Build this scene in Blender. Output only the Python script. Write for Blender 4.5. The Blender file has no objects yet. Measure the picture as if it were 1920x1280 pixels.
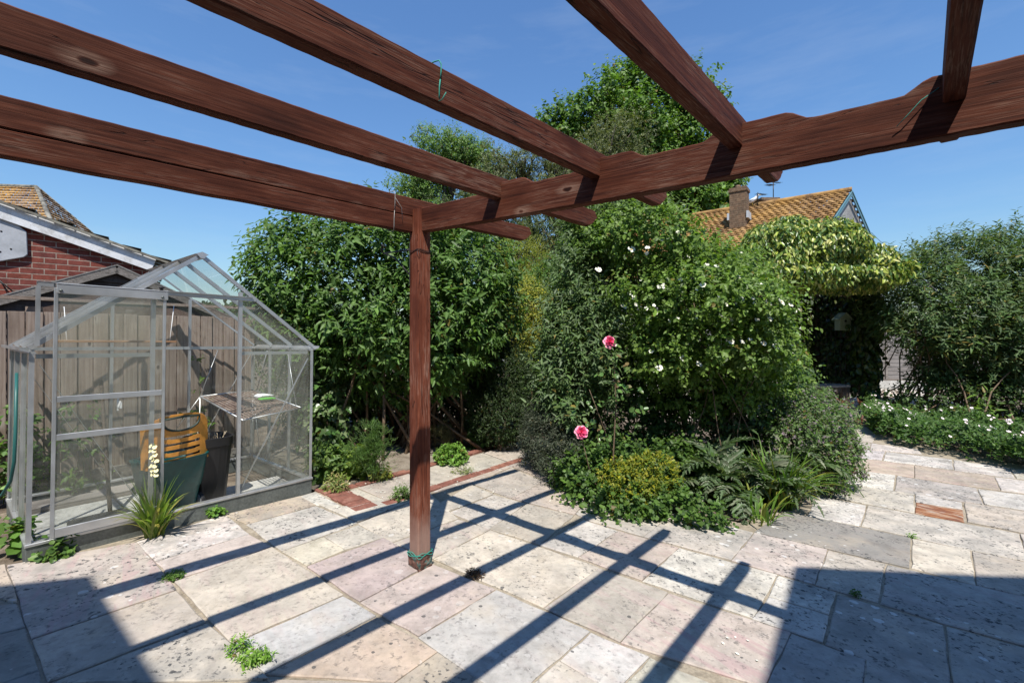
import bpy, bmesh, math, random
import numpy as np
from mathutils import Vector, Matrix, Euler

# ---------------------------------------------------------------- camera, sky, sun, exposure
S = bpy.context.scene
COL = S.collection
F, Y0, H = 847.0, 630.8, 1.5            # focal length and horizon row of the 1920x1280 photograph, eye height
cam_d = bpy.data.cameras.new("camera")
cam = bpy.data.objects.new("camera", cam_d)
COL.objects.link(cam)
cam.location = (0, 0, H)
cam.rotation_euler = (math.radians(90), 0, 0)
cam_d.sensor_width = 36
cam_d.lens = F / 1920 * 36
cam_d.shift_y = -(640 - Y0) / 1920
cam_d.clip_start = 0.02
cam_d.clip_end = 3000
S.camera = cam

SUN_DIR = Vector((0.0261, -0.5878, 1.0)).normalized()
ELEV = math.asin(SUN_DIR.z)
w = bpy.data.worlds.new("World")
S.world = w
w.use_nodes = True
nt = w.node_tree
bg = nt.nodes["Background"]
sky = nt.nodes.new("ShaderNodeTexSky")
sky.sky_type = 'NISHITA'
sky.sun_disc = False
sky.sun_elevation = ELEV
sky.sun_rotation = math.radians(177.5)
sky.altitude = 0
sky.air_density = 1.8
sky.dust_density = 0.0
sky.ozone_density = 9.0
tint = nt.nodes.new("ShaderNodeMix"); tint.data_type = 'RGBA'; tint.blend_type = 'MULTIPLY'
tint.inputs[0].default_value = 1.0; tint.inputs[7].default_value = (1.03, 1.2, 1.44, 1)
tc = nt.nodes.new("ShaderNodeTexCoord"); mpw = nt.nodes.new("ShaderNodeMapping"); mpw.inputs["Scale"].default_value = (1.6, 1.6, 9.0); mpw.inputs["Rotation"].default_value = (0.05, -0.04, 0.3)
nzw = nt.nodes.new("ShaderNodeTexNoise"); nzw.inputs["Scale"].default_value = 2.2; nzw.inputs["Detail"].default_value = 7; nzw.inputs["Roughness"].default_value = 0.62
rpw = nt.nodes.new("ShaderNodeMapRange"); rpw.inputs[1].default_value = 0.50; rpw.inputs[2].default_value = 0.80; rpw.inputs[3].default_value = 0.0; rpw.inputs[4].default_value = 0.10
cir = nt.nodes.new("ShaderNodeMix"); cir.data_type = 'RGBA'; cir.inputs[7].default_value = (7.5, 8.2, 9.0, 1)
nt.links.new(tc.outputs["Generated"], mpw.inputs[0]); nt.links.new(mpw.outputs[0], nzw.inputs["Vector"]); nt.links.new(nzw.outputs["Fac"], rpw.inputs[0]); nt.links.new(rpw.outputs[0], cir.inputs[0])
nt.links.new(sky.outputs[0], tint.inputs[6]); nt.links.new(tint.outputs[2], cir.inputs[6]); nt.links.new(cir.outputs[2], bg.inputs[0])
bg.inputs[1].default_value = 0.074
sun_d = bpy.data.lights.new("sun", 'SUN')
sun_d.energy = 5.0
sun_d.angle = math.radians(0.5)
sun_d.color = (1.0, 0.955, 0.88)
sun = bpy.data.objects.new("sun", sun_d)
sun.rotation_euler = (-SUN_DIR).to_track_quat('-Z', 'Y').to_euler()
sun.location = (0, -5, 12)
COL.objects.link(sun)
S.view_settings.view_transform = 'Standard'
S.view_settings.look = 'None'
S.view_settings.exposure = 0.5
S.view_settings.gamma = 1
S.view_settings.use_curve_mapping = False
S.render.film_transparent = False
S.cycles.max_bounces = 8
S.cycles.transparent_max_bounces = 24

# ---------------------------------------------------------------- helpers
def clamp(v, a, b):
    return max(a, min(b, v))

def g(x, y):
    """height of the (slightly tilted) paved ground"""
    return -0.0393 * (clamp(x, -5, 3.5) + 0.602) - 0.0074 * (clamp(y, 0, 6) - 2.957)

def gv(x, y):
    return -0.0393 * (np.clip(x, -5, 3.5) + 0.602) - 0.0074 * (np.clip(y, 0, 6) - 2.957)

def at(px, py, y):
    return Vector(((px - 960) / F * y, y, H - (py - Y0) / F * y))

def gnd(px, py, dz=0.0):
    dx, dz_ = (px - 960) / F, -(py - Y0) / F
    y = 3.0
    for _ in range(60):
        y = 0.5 * y + 0.5 * (g(dx * y, y) + dz - H) / dz_
    return Vector((dx * y, y, g(dx * y, y) + dz))

class MB:
    """collects boxes, tubes and prisms into one mesh"""
    def __init__(s):
        s.v, s.f, s.m, s.sm = [], [], [], []
    def add(s, vs, fs, m=0, smooth=False):
        o = len(s.v)
        s.v += [tuple(v) for v in vs]
        s.f += [tuple(i + o for i in f) for f in fs]
        s.m += [m] * len(fs)
        s.sm += [smooth] * len(fs)
        return s
    def box(s, lo, hi, m=0, M=None):
        x0, y0, z0 = lo; x1, y1, z1 = hi
        vs = [Vector(p) for p in ((x0,y0,z0),(x1,y0,z0),(x1,y1,z0),(x0,y1,z0),(x0,y0,z1),(x1,y0,z1),(x1,y1,z1),(x0,y1,z1))]
        if M is not None:
            vs = [M @ v for v in vs]
        return s.add(vs, [(0,3,2,1),(4,5,6,7),(0,1,5,4),(1,2,6,5),(2,3,7,6),(3,0,4,7)], m)
    def bar(s, a, b, wdt, hgt, m=0, up=(0,0,1)):
        """rectangular bar from a to b"""
        a, b, up = Vector(a), Vector(b), Vector(up)
        d = (b - a).normalized()
        sd = d.cross(up)
        if sd.length < 1e-4:
            sd = d.cross(Vector((1,0,0)))
        sd.normalize(); u2 = sd.cross(d)
        vs = []
        for p in (a, b):
            for i, j in ((-1,-1),(1,-1),(1,1),(-1,1)):
                vs.append(p + sd * i * wdt / 2 + u2 * j * hgt / 2)
        return s.add(vs, [(0,1,2,3),(7,6,5,4),(0,4,5,1),(1,5,6,2),(2,6,7,3),(3,7,4,0)], m)
    def tube(s, pts, rad, n=6, m=0, cap=True):
        pts = [Vector(p) for p in pts]
        if not hasattr(rad, '__len__'):
            rad = [rad] * len(pts)
        vs, fs = [], []
        ref = Vector((0.3, 0.2, 1)).normalized()
        for i, p in enumerate(pts):
            d = (pts[min(i + 1, len(pts) - 1)] - pts[max(i - 1, 0)])
            d = d.normalized() if d.length > 1e-9 else Vector((0,0,1))
            e1 = d.cross(ref)
            if e1.length < 1e-3:
                e1 = d.cross(Vector((1,0,0)))
            e1.normalize(); e2 = d.cross(e1)
            for k in range(n):
                a = 2 * math.pi * k / n
                vs.append(p + (e1 * math.cos(a) + e2 * math.sin(a)) * rad[i])
        for i in range(len(pts) - 1):
            for k in range(n):
                k2 = (k + 1) % n
                fs.append((i*n + k, i*n + k2, (i+1)*n + k2, (i+1)*n + k))
        if cap:
            fs.append(tuple(range(n - 1, -1, -1)))
            fs.append(tuple((len(pts)-1)*n + k for k in range(n)))
        return s.add(vs, fs, m, True)
    def prism(s, prof, y0, y1, m=0, M=None):
        """prof: polygon of (x,z); extruded from y0 to y1"""
        n = len(prof)
        vs = [Vector((p[0], y0, p[1])) for p in prof] + [Vector((p[0], y1, p[1])) for p in prof]
        if M is not None:
            vs = [M @ v for v in vs]
        fs = [tuple(range(n)), tuple(range(2*n - 1, n - 1, -1))]
        fs += [(i, i + n, (i + 1) % n + n, (i + 1) % n) for i in range(n)]
        return s.add(vs, fs, m)
    def mesh(s, name, mats):
        me = bpy.data.meshes.new(name)
        me.from_pydata(s.v, [], s.f)
        for mt in (mats if isinstance(mats, (list, tuple)) else [mats]):
            me.materials.append(mt)
        me.polygons.foreach_set("material_index", s.m)
        me.polygons.foreach_set("use_smooth", s.sm)
        me.update()
        return me

def bevel(me, wdt, seg=1):
    bm = bmesh.new(); bm.from_mesh(me)
    bmesh.ops.recalc_face_normals(bm, faces=bm.faces)
    bmesh.ops.bevel(bm, geom=[e for e in bm.edges if len(e.link_faces) == 2 and e.calc_face_angle(0) > 0.5], offset=wdt, segments=seg, profile=0.5, affect='EDGES')
    bm.to_mesh(me); bm.free()
    return me

def fixn(me):
    bm = bmesh.new(); bm.from_mesh(me)
    bmesh.ops.recalc_face_normals(bm, faces=bm.faces)
    bm.to_mesh(me); bm.free()
    return me

def link(name, data, parent=None, M=None):
    o = bpy.data.objects.new(name, data)
    COL.objects.link(o)
    if parent is not None:
        o.parent = parent
        # geometry given in world space unless a local matrix is passed
        if M is None:
            W, p = Matrix.Identity(4), parent
            while p is not None:
                W = p.matrix_basis @ W; p = p.parent
            M = W.inverted()
        o.matrix_basis = M
    elif M is not None:
        o.matrix_basis = M
    return o

def obj(name, mb, mat, parent=None, M=None, bev=0, seg=1):
    me = mb.mesh(name, mat)
    if bev:
        bevel(me, bev, seg)
    else:
        fixn(me)
    return link(name, me, parent, M)

def tag(o, label=None, cat=None, group=None, kind=None):
    if label: o['label'] = label
    if cat: o['category'] = cat
    if group: o['group'] = group
    if kind: o['kind'] = kind
    return o

def thing(name, label, cat, loc=(0,0,0), group=None, M=None):
    o = bpy.data.objects.new(name, None)
    COL.objects.link(o)
    o.empty_display_size = 0.1
    o.matrix_basis = M if M is not None else Matrix.Translation(Vector(loc))
    return tag(o, label, cat, group)

# ---------------------------------------------------------------- materials
def mat(name, rough=0.7, col=(0.5,0.5,0.5), metal=0.0, spec=0.5):
    m = bpy.data.materials.new(name)
    m.use_nodes = True
    b = m.node_tree.nodes["Principled BSDF"]
    b.inputs["Base Color"].default_value = (*col, 1)
    b.inputs["Roughness"].default_value = rough
    b.inputs["Metallic"].default_value = metal
    b.inputs["Specular IOR Level"].default_value = spec
    return m

class NT:
    """small wrapper to wire nodes quickly"""
    def __init__(s, m):
        s.t = m.node_tree; s.n = s.t.nodes; s.l = s.t.links
        s.bsdf = s.n.get("Principled BSDF"); s.out = s.n.get("Material Output")
    def new(s, typ, **kw):
        nd = s.n.new(typ)
        for k, v in kw.items():
            setattr(nd, k, v)
        return nd
    def put(s, sock, v):
        if isinstance(v, bpy.types.NodeSocket):
            s.l.new(v, sock)
        elif hasattr(v, '__len__') and len(v) == 3 and sock.type == 'RGBA':
            sock.default_value = (*v, 1)
        else:
            sock.default_value = v
    def coord(s, which="Object", scale=(1,1,1), rot=(0,0,0)):
        c = s.new("ShaderNodeTexCoord"); mp = s.new("ShaderNodeMapping")
        s.l.new(c.outputs[which], mp.inputs[0])
        mp.inputs["Scale"].default_value = scale
        mp.inputs["Rotation"].default_value = rot
        return mp.outputs[0]
    def noise(s, vec, scale=5, det=4, rough=0.55, dist=0.0):
        nd = s.new("ShaderNodeTexNoise")
        if vec is not None: s.l.new(vec, nd.inputs["Vector"])
        nd.inputs["Scale"].default_value = scale; nd.inputs["Detail"].default_value = det
        nd.inputs["Roughness"].default_value = rough; nd.inputs["Distortion"].default_value = dist
        return nd.outputs["Fac"]
    def voro(s, vec, scale=5, feature='F1', out="Distance", rnd=1.0):
        nd = s.new("ShaderNodeTexVoronoi", feature=feature)
        if vec is not None: s.l.new(vec, nd.inputs["Vector"])
        nd.inputs["Scale"].default_value = scale
        nd.inputs["Randomness"].default_value = rnd
        return nd.outputs[out]
    def ramp(s, fac, stops):
        nd = s.new("ShaderNodeValToRGB"); s.l.new(fac, nd.inputs[0])
        e = nd.color_ramp.elements
        while len(e) < len(stops): e.new(0.5)
        for i, (p, c) in enumerate(stops):
            e[i].position = p
            e[i].color = (c, c, c, 1) if not hasattr(c, '__len__') else (*c, 1)
        return nd.outputs[0]
    def mix(s, fac, a, b, mode='MIX'):
        nd = s.new("ShaderNodeMix", data_type='RGBA', blend_type=mode)
        s.put(nd.inputs[0], fac); s.put(nd.inputs[6], a); s.put(nd.inputs[7], b)
        return nd.outputs[2]
    def math(s, op, a, b=0.0, cl=False):
        nd = s.new("ShaderNodeMath", operation=op, use_clamp=cl)
        s.put(nd.inputs[0], a); s.put(nd.inputs[1], b)
        return nd.outputs[0]
    def bump(s, h, strength=0.3, dist=0.01):
        nd = s.new("ShaderNodeBump")
        nd.inputs["Strength"].default_value = strength; nd.inputs["Distance"].default_value = dist
        s.l.new(h, nd.inputs["Height"])
        s.l.new(nd.outputs[0], s.bsdf.inputs["Normal"])
        return nd.outputs[0]
    def base(s, c): s.put(s.bsdf.inputs["Base Color"], c)
    def rough(s, c): s.put(s.bsdf.inputs["Roughness"], c)

def wood_mat(name, dark, mid, light, pale, grain=(0.9, 26, 26), crack=0.6, rough=0.75, palefac=0.5, knots=1.0):
    m = mat(name, rough, spec=0.14); t = NT(m)
    oi = t.new("ShaderNodeObjectInfo")
    c = t.coord("Object")
    off = t.new("ShaderNodeVectorMath", operation='SCALE'); t.l.new(oi.outputs["Random"], off.inputs["Scale"])
    off.inputs[0].default_value = (31, 17, 23)
    ad = t.new("ShaderNodeVectorMath", operation='ADD'); t.l.new(c, ad.inputs[0]); t.l.new(off.outputs[0], ad.inputs[1])
    v = ad.outputs[0]
    def sc(sx, sy, sz):
        mp = t.new("ShaderNodeMapping"); t.l.new(v, mp.inputs[0]); mp.inputs["Scale"].default_value = (sx, sy, sz); return mp.outputs[0]
    # knots: sparse voronoi cells, pale halo round a dark heart
    vk = t.new("ShaderNodeTexVoronoi", feature='F1'); vk.inputs["Scale"].default_value = 1.0
    wk = t.new("ShaderNodeVectorMath", operation='ADD'); t.l.new(sc(3.2, 4.5, 7.5), wk.inputs[0])
    nk = t.new("ShaderNodeTexNoise"); t.l.new(v, nk.inputs["Vector"]); nk.inputs["Scale"].default_value = 9
    sk = t.new("ShaderNodeVectorMath", operation='SCALE'); t.l.new(nk.outputs["Color"], sk.inputs[0]); sk.inputs["Scale"].default_value = 0.22
    t.l.new(sk.outputs[0], wk.inputs[1]); t.l.new(wk.outputs[0], vk.inputs["Vector"])
    ksep = t.new("ShaderNodeSeparateColor"); t.l.new(vk.outputs["Color"], ksep.inputs[0])
    kgate = t.math('GREATER_THAN', ksep.outputs[0], 0.55)
    kd = vk.outputs["Distance"]
    kn = t.math('MULTIPLY', t.ramp(kd, [(0.055, 1.0), (0.085, 0.0)]), kgate)
    kr = t.math('MULTIPLY', t.ramp(kd, [(0.075, 0.0), (0.10, 1.0), (0.26, 0.0)]), kgate)
    g1 = t.noise(sc(*grain), 2.0, 5, 0.6, 0.6)
    g2 = t.noise(sc(grain[0]*3, grain[1]*4, grain[2]*4), 2.0, 3, 0.6, 0.3)
    wv = t.new("ShaderNodeTexWave", wave_type='BANDS', bands_direction='Z')
    t.l.new(sc(0.35, 1.2, 9), wv.inputs["Vector"]); wv.inputs["Scale"].default_value = 1.6; wv.inputs["Distortion"].default_value = 7
    wv.inputs["Detail"].default_value = 3; wv.inputs["Detail Scale"].default_value = 1.2
    big = t.noise(sc(1.3, 3, 5), 1.5, 4, 0.6)
    col = t.ramp(g1, [(0.28, dark), (0.5, mid), (0.72, light)])
    col = t.mix(t.math('MULTIPLY', t.ramp(wv.outputs["Fac"], [(0.55, 0.0), (0.9, 1.0)]), 0.45), col, light)
    col = t.mix(t.math('MULTIPLY', t.ramp(g2, [(0.5, 0.0), (0.62, 1.0)]), t.math('MULTIPLY', t.ramp(big, [(0.42, 0.0), (0.68, 1.0)]), palefac)), col, pale)
    col = t.mix(t.math('MULTIPLY', t.ramp(big, [(0.30, 1.0), (0.50, 0.0)]), 0.72), col, dark)
    col = t.mix(t.math('MULTIPLY', t.math('MULTIPLY', kr, 0.75 * knots), t.ramp(g2, [(0.35, 0.2), (0.6, 1.0)])), col, pale)
    col = t.mix(t.math('MULTIPLY', kn, 0.9 * knots), col, tuple(x * 0.35 for x in dark))
    cr = t.noise(sc(0.55, 7, 12), 1.6, 3, 0.5, 0.8)
    crk = t.ramp(cr, [(0.494, 0.0), (0.499, 1.0), (0.501, 1.0), (0.506, 0.0)])
    gate = t.ramp(t.noise(sc(0.8, 2, 3), 1.1, 2), [(0.5, 0.0), (0.56, 1.0)])
    crk = t.math('MULTIPLY', t.math('MULTIPLY', crk, gate), crack)
    col = t.mix(crk, col, tuple(x * 0.1 for x in dark))
    t.base(col)
    hgt = t.math('SUBTRACT', t.math('ADD', g1, t.math('MULTIPLY', g2, 0.5)), t.math('MULTIPLY', crk, 2.0))
    t.bump(hgt, 0.35, 0.004)
    return m

M = {}
M['pergola'] = wood_mat("stained_timber", (0.031,0.0085,0.0047), (0.080,0.0212,0.0103), (0.120,0.037,0.0190), (0.26,0.165,0.12), grain=(1.7, 40, 40), palefac=0.6, crack=0.85, knots=1.0)
M['fence'] = wood_mat("fence_timber", (0.15,0.112,0.088), (0.25,0.195,0.16), (0.32,0.26,0.22), (0.42,0.375,0.335), crack=0.3)
M['shed'] = wood_mat("shed_timber", (0.055,0.034,0.026), (0.095,0.062,0.049), (0.14,0.10,0.082), (0.25,0.22,0.19), crack=0.3)
M['grey_timber'] = wood_mat("weathered_timber", (0.10,0.088,0.078), (0.19,0.17,0.15), (0.30,0.27,0.25), (0.45,0.42,0.39))
M['dark_timber'] = wood_mat("dark_timber", (0.03,0.022,0.017), (0.06,0.045,0.034), (0.10,0.078,0.06), (0.18,0.15,0.12))
M['plank'] = wood_mat("plank_timber", (0.20,0.10,0.05), (0.36,0.21,0.12), (0.45,0.29,0.18), (0.55,0.42,0.3))

def slab_mat():
    m = mat("sandstone_slabs", 0.85, spec=0.25); t = NT(m)
    at_ = t.new("ShaderNodeAttribute", attribute_name="tint")
    at2 = t.new("ShaderNodeAttribute", attribute_name="wear")
    sep = t.new("ShaderNodeSeparateColor"); t.l.new(at2.outputs["Color"], sep.inputs[0])
    spot_a, streak_a, rust_a = sep.outputs[0], sep.outputs[1], sep.outputs[2]
    c = t.coord("Object")
    cs = t.coord("Object", (1,1,1), (0,0,math.radians(52)))
    mp = t.new("ShaderNodeMapping"); t.l.new(cs, mp.inputs[0]); mp.inputs["Scale"].default_value = (1.0, 5.0, 1)
    big = t.noise(c, 1.6, 5, 0.6)
    fine = t.noise(c, 26, 6, 0.7)
    cloud = t.noise(c, 5.5, 6, 0.65, 0.4)
    col = at_.outputs["Color"]
    col = t.mix(1.0, col, t.ramp(cloud, [(0.3, (0.70,0.685,0.66)), (0.5, (0.97,0.96,0.94)), (0.7, (1.12,1.10,1.06))]), 'MULTIPLY')
    col = t.mix(1.0, col, t.ramp(fine, [(0.3, 0.82), (0.55, 1.0), (0.75, 1.08)]), 'MULTIPLY')
    # ochre blooms
    col = t.mix(t.math('MULTIPLY', t.ramp(t.noise(c, 2.7, 4, 0.6), [(0.52, 0.0), (0.72, 1.0)]), 0.42), col, (0.42,0.345,0.25))
    # sedimentary bands
    band = t.noise(mp.outputs[0], 3.2, 5, 0.6, 0.5)
    col = t.mix(t.math('MULTIPLY', t.ramp(band, [(0.5, 0.0), (0.62, 1.0), (0.74, 0.3)]), t.math('MULTIPLY', streak_a, 0.8)), col, (0.40,0.27,0.26))
    rb = t.noise(mp.outputs[0], 5.0, 4, 0.6, 0.5)
    col = t.mix(t.math('MULTIPLY', t.ramp(rb, [(0.38, 0.0), (0.5, 1.0)]), rust_a), col, t.ramp(rb, [(0.45, (0.34,0.15,0.06)), (0.6, (0.16,0.06,0.035))]))
    # grey algae film
    film = t.ramp(t.noise(c, 3.4, 8, 0.72), [(0.44, 0.0), (0.62, 1.0)])
    col = t.mix(t.math('MULTIPLY', film, t.math('MULTIPLY', spot_a, 0.85, True)), col, (0.225,0.215,0.195))
    spk = t.ramp(t.noise(c, 38, 4, 0.65), [(0.54, 0.0), (0.62, 1.0)])
    spk = t.math('MULTIPLY', spk, t.ramp(t.noise(c, 5, 6, 0.72), [(0.42, 0.0), (0.56, 1.0)]))
    col = t.mix(t.math('MULTIPLY', spk, t.math('MULTIPLY', spot_a, 1.5, True)), col, (0.06,0.06,0.06))
    # round black lichen spots
    wob = t.noise(c, 30, 2, 0.5)
    vv = t.new("ShaderNodeTexVoronoi", feature='F1'); vv.inputs["Scale"].default_value = 17
    t.l.new(c, vv.inputs["Vector"])
    rs = t.new("ShaderNodeSeparateColor"); t.l.new(vv.outputs["Color"], rs.inputs[0])
    siz = t.math('MULTIPLY', t.math('POWER', rs.outputs[0], 3.5), 0.24)
    dd = t.math('ADD', vv.outputs["Distance"], t.math('MULTIPLY', t.math('SUBTRACT', wob, 0.5), 0.25))
    sp = t.math('MULTIPLY', t.math('LESS_THAN', dd, siz), t.math('LESS_THAN', rs.outputs[1], t.math('ADD', t.math('MULTIPLY', spot_a, 0.9), 0.05)))
    col = t.mix(t.math('MULTIPLY', sp, 0.82), col, (0.07,0.068,0.066))
    # pale lichen
    v2 = t.new("ShaderNodeTexVoronoi", feature='F1'); v2.inputs["Scale"].default_value = 11
    t.l.new(c, v2.inputs["Vector"])
    r2 = t.new("ShaderNodeSeparateColor"); t.l.new(v2.outputs["Color"], r2.inputs[0])
    d2 = t.math('ADD', v2.outputs["Distance"], t.math('MULTIPLY', t.math('SUBTRACT', wob, 0.5), 0.4))
    sp2 = t.math('LESS_THAN', d2, t.math('MULTIPLY', t.math('POWER', r2.outputs[2], 4.0), 0.3))
    col = t.mix(t.math('MULTIPLY', sp2, t.math('MULTIPLY', spot_a, 0.7)), col, (0.62,0.61,0.58))
    t.base(col)
    t.bump(t.math('ADD', t.math('MULTIPLY', fine, 0.5), t.math('ADD', t.math('MULTIPLY', cloud, 0.8), t.math('MULTIPLY', band, 0.6))), 0.45, 0.006)
    return m
M['slab'] = slab_mat()

def noisy(name, cols, scale=6, rough=0.85, bump=0.3, bscale=40, bd=0.004, spec=0.3, metal=0, coordn="Object", amp=(0.75, 1.2)):
    m = mat(name, rough, metal=metal, spec=spec); t = NT(m)
    c = t.coord(coordn)
    n = t.noise(c, scale, 6, 0.65)
    st = [(0.3 + 0.4 * i / (len(cols) - 1), cc) for i, cc in enumerate(cols)]
    f2 = t.noise(c, bscale, 4, 0.6)
    col = t.mix(1.0, t.ramp(n, st), t.ramp(f2, [(0.3, amp[0]), (0.7, amp[1])]), 'MULTIPLY')
    t.base(col)
    if bump: t.bump(f2, bump, bd)
    return m
M['mortar'] = noisy("mortar", [(0.17,0.14,0.10), (0.30,0.255,0.19), (0.37,0.32,0.25)], 5, 0.95, 0.6, 60, 0.006)
M['soil'] = noisy("soil", [(0.05,0.036,0.025), (0.13,0.10,0.075), (0.24,0.20,0.15)], 7, 0.95, 0.8, 45, 0.02)
M['gritty'] = noisy("gritty_soil", [(0.11,0.088,0.064), (0.21,0.175,0.135), (0.28,0.24,0.19)], 5, 0.95, 0.8, 55, 0.012)
M['concrete'] = noisy("concrete", [(0.30,0.29,0.27), (0.42,0.41,0.38), (0.50,0.49,0.46)], 4, 0.9, 0.4, 40)
def alu_mat():
    m = mat("dull_aluminium", 0.4, metal=0.75, spec=0.5); t = NT(m); c = t.coord("Object")
    t.base(t.ramp(t.noise(c, 4, 5, 0.6), [(0.3, (0.40,0.405,0.40)), (0.5, (0.52,0.525,0.52)), (0.72, (0.60,0.605,0.60))]))
    t.rough(t.ramp(t.noise(c, 9, 3, 0.6), [(0.3, 0.32), (0.7, 0.52)])); return m
M['alu'] = alu_mat()

M['galv'] = noisy("galvanised_steel", [(0.10,0.11,0.105), (0.15,0.165,0.155), (0.20,0.215,0.205)], 4, 0.6, 0.1, 60, 0.001, 0.5, 0.5)
M['rubber'] = mat("black_rubber", 0.7, (0.02,0.02,0.022))
M['black_plastic'] = mat("black_plastic", 0.42, (0.013,0.013,0.014), spec=0.45)
M['green_plastic'] = noisy("green_plastic", [(0.0,0.055,0.055), (0.004,0.083,0.08)], 3, 0.38, 0.0, 20, spec=0.5)
M['orange_plastic'] = noisy("orange_plastic", [(0.62,0.25,0.035), (0.72,0.32,0.06)], 4, 0.4, 0.0, 20, spec=0.5)
M['grey_plastic'] = mat("grey_plastic", 0.5, (0.25,0.26,0.27))
M['white_paint'] = noisy("flaking_white_paint", [(0.40,0.39,0.37), (0.62,0.63,0.645), (0.66,0.67,0.69)], 5, 0.6, 0.1, 40, 0.002, amp=(0.94, 1.04))
M['blue_paint'] = mat("blue_paint", 0.5, (0.10,0.21,0.25))
M['pebbledash'] = noisy("pebbledash", [(0.17,0.168,0.165), (0.29,0.285,0.28), (0.36,0.35,0.34)], 1.6, 0.95, 0.6, 30, 0.02)
M['lead'] = mat("lead_flashing", 0.6, (0.42,0.44,0.46))
M['wire'] = mat("dark_wire", 0.5, (0.03,0.03,0.03), 0.4)
M['grey_wire'] = mat("grey_wire", 0.6, (0.30,0.28,0.26))
M['twine'] = mat("green_twine", 0.8, (0.03,0.26,0.20))
M['gull_white'] = mat("white_feathers", 0.8, (0.78,0.78,0.78))
M['gull_grey'] = mat("grey_feathers", 0.8, (0.35,0.37,0.40))
M['beak'] = mat("yellow_beak", 0.5, (0.6,0.4,0.05))
M['birdbox'] = mat("pale_green_paint", 0.7, (0.24,0.30,0.21))
M['black'] = mat("black_hole", 0.9, (0.008,0.008,0.008))
M['backboard'] = noisy("weathered_white_board", [(0.27,0.285,0.30), (0.36,0.375,0.40), (0.42,0.435,0.46)], 5, 0.6, 0.05, 30, 0.001, amp=(0.93, 1.05))
M['hose'] = mat("green_hose", 0.45, (0.02,0.11,0.10))
M['white_plastic'] = mat("white_plastic", 0.5, (0.75,0.75,0.75))
M['lime_plastic'] = mat("bright_green_plastic", 0.4, (0.09,0.42,0.03))
M['render'] = noisy("cream_render", [(0.5,0.48,0.44), (0.6,0.58,0.54)], 3, 0.9, 0.3, 40)
M['stem'] = noisy("brown_stems", [(0.07,0.045,0.03), (0.14,0.095,0.06), (0.20,0.15,0.10)], 20, 0.8, 0.2, 60)
M['bark'] = noisy("grey_bark", [(0.045,0.036,0.028), (0.09,0.075,0.06), (0.14,0.12,0.10)], 6, 0.9, 0.8, 25, 0.02)
M['green_stem'] = mat("green_stems", 0.6, (0.08,0.13,0.035))
M['petal_white'] = mat("white_petals", 0.6, (0.70,0.69,0.58))
M['petal_yellow'] = mat("yellow_stamens", 0.7, (0.55,0.36,0.04))
M['petal_pink'] = mat("deep_pink_petals", 0.55, (0.74,0.085,0.21))
M['petal_pale'] = mat("pale_pink_petals", 0.55, (0.80,0.25,0.36))
M['hill'] = noisy("hillside", [(0.045,0.075,0.06), (0.075,0.11,0.085), (0.12,0.15,0.12)], 0.05, 0.95, 0.0, 0.3)  # muted bluish greens: distance haze is painted into the hill colour

def brick_mat(name, c1, c2, mortar, scale=1.0, dark=0.5):
    """brickwork in the XZ plane of the object"""
    m = mat(name, 0.85, spec=0.25); t = NT(m)
    c = t.new("ShaderNodeTexCoord")
    sx = t.new("ShaderNodeSeparateXYZ"); t.l.new(c.outputs["Object"], sx.inputs[0])
    cb = t.new("ShaderNodeCombineXYZ")
    t.l.new(t.math('ADD', sx.outputs[0], sx.outputs[1]), cb.inputs[0]); t.l.new(sx.outputs[2], cb.inputs[1])
    br = t.new("ShaderNodeTexBrick")
    t.l.new(cb.outputs[0], br.inputs["Vector"])
    br.inputs["Scale"].default_value = 1.0
    br.inputs["Brick Width"].default_value = 0.225 * scale; br.inputs["Row Height"].default_value = 0.075 * scale
    br.inputs["Mortar Size"].default_value = 0.0055 * scale; br.inputs["Mortar Smooth"].default_value = 0.15; br.inputs["Bias"].default_value = 0.0
    br.inputs["Color1"].default_value = (*c1, 1); br.inputs["Color2"].default_value = (*c2, 1); br.inputs["Mortar"].default_value = (*mortar, 1)
    n = t.noise(c.outputs["Object"], 12, 5, 0.65)
    n2 = t.noise(c.outputs["Object"], 60, 3, 0.6)
    col = t.mix(1.0, br.outputs["Color"], t.ramp(n, [(0.3, dark), (0.55, 1.0), (0.75, 1.25)]), 'MULTIPLY')
    col = t.mix(1.0, col, t.ramp(n2, [(0.3, 0.8), (0.7, 1.15)]), 'MULTIPLY')
    t.base(col)
    t.bump(t.math('ADD', t.math('MULTIPLY', br.outputs["Fac"], -1.0), t.math('MULTIPLY', n2, 0.3)), 0.6, 0.006)
    return m
M['brick'] = brick_mat("red_brickwork", (0.215,0.056,0.037), (0.145,0.041,0.034), (0.31,0.255,0.21), 1.0, 0.55)
M['chimney_brick'] = brick_mat("chimney_brickwork", (0.19,0.115,0.07), (0.13,0.085,0.055), (0.25,0.19,0.12))
M['edging'] = noisy("red_brick", [(0.20,0.065,0.042), (0.30,0.10,0.065), (0.36,0.15,0.10)], 6, 0.85, 0.4, 40)

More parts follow.
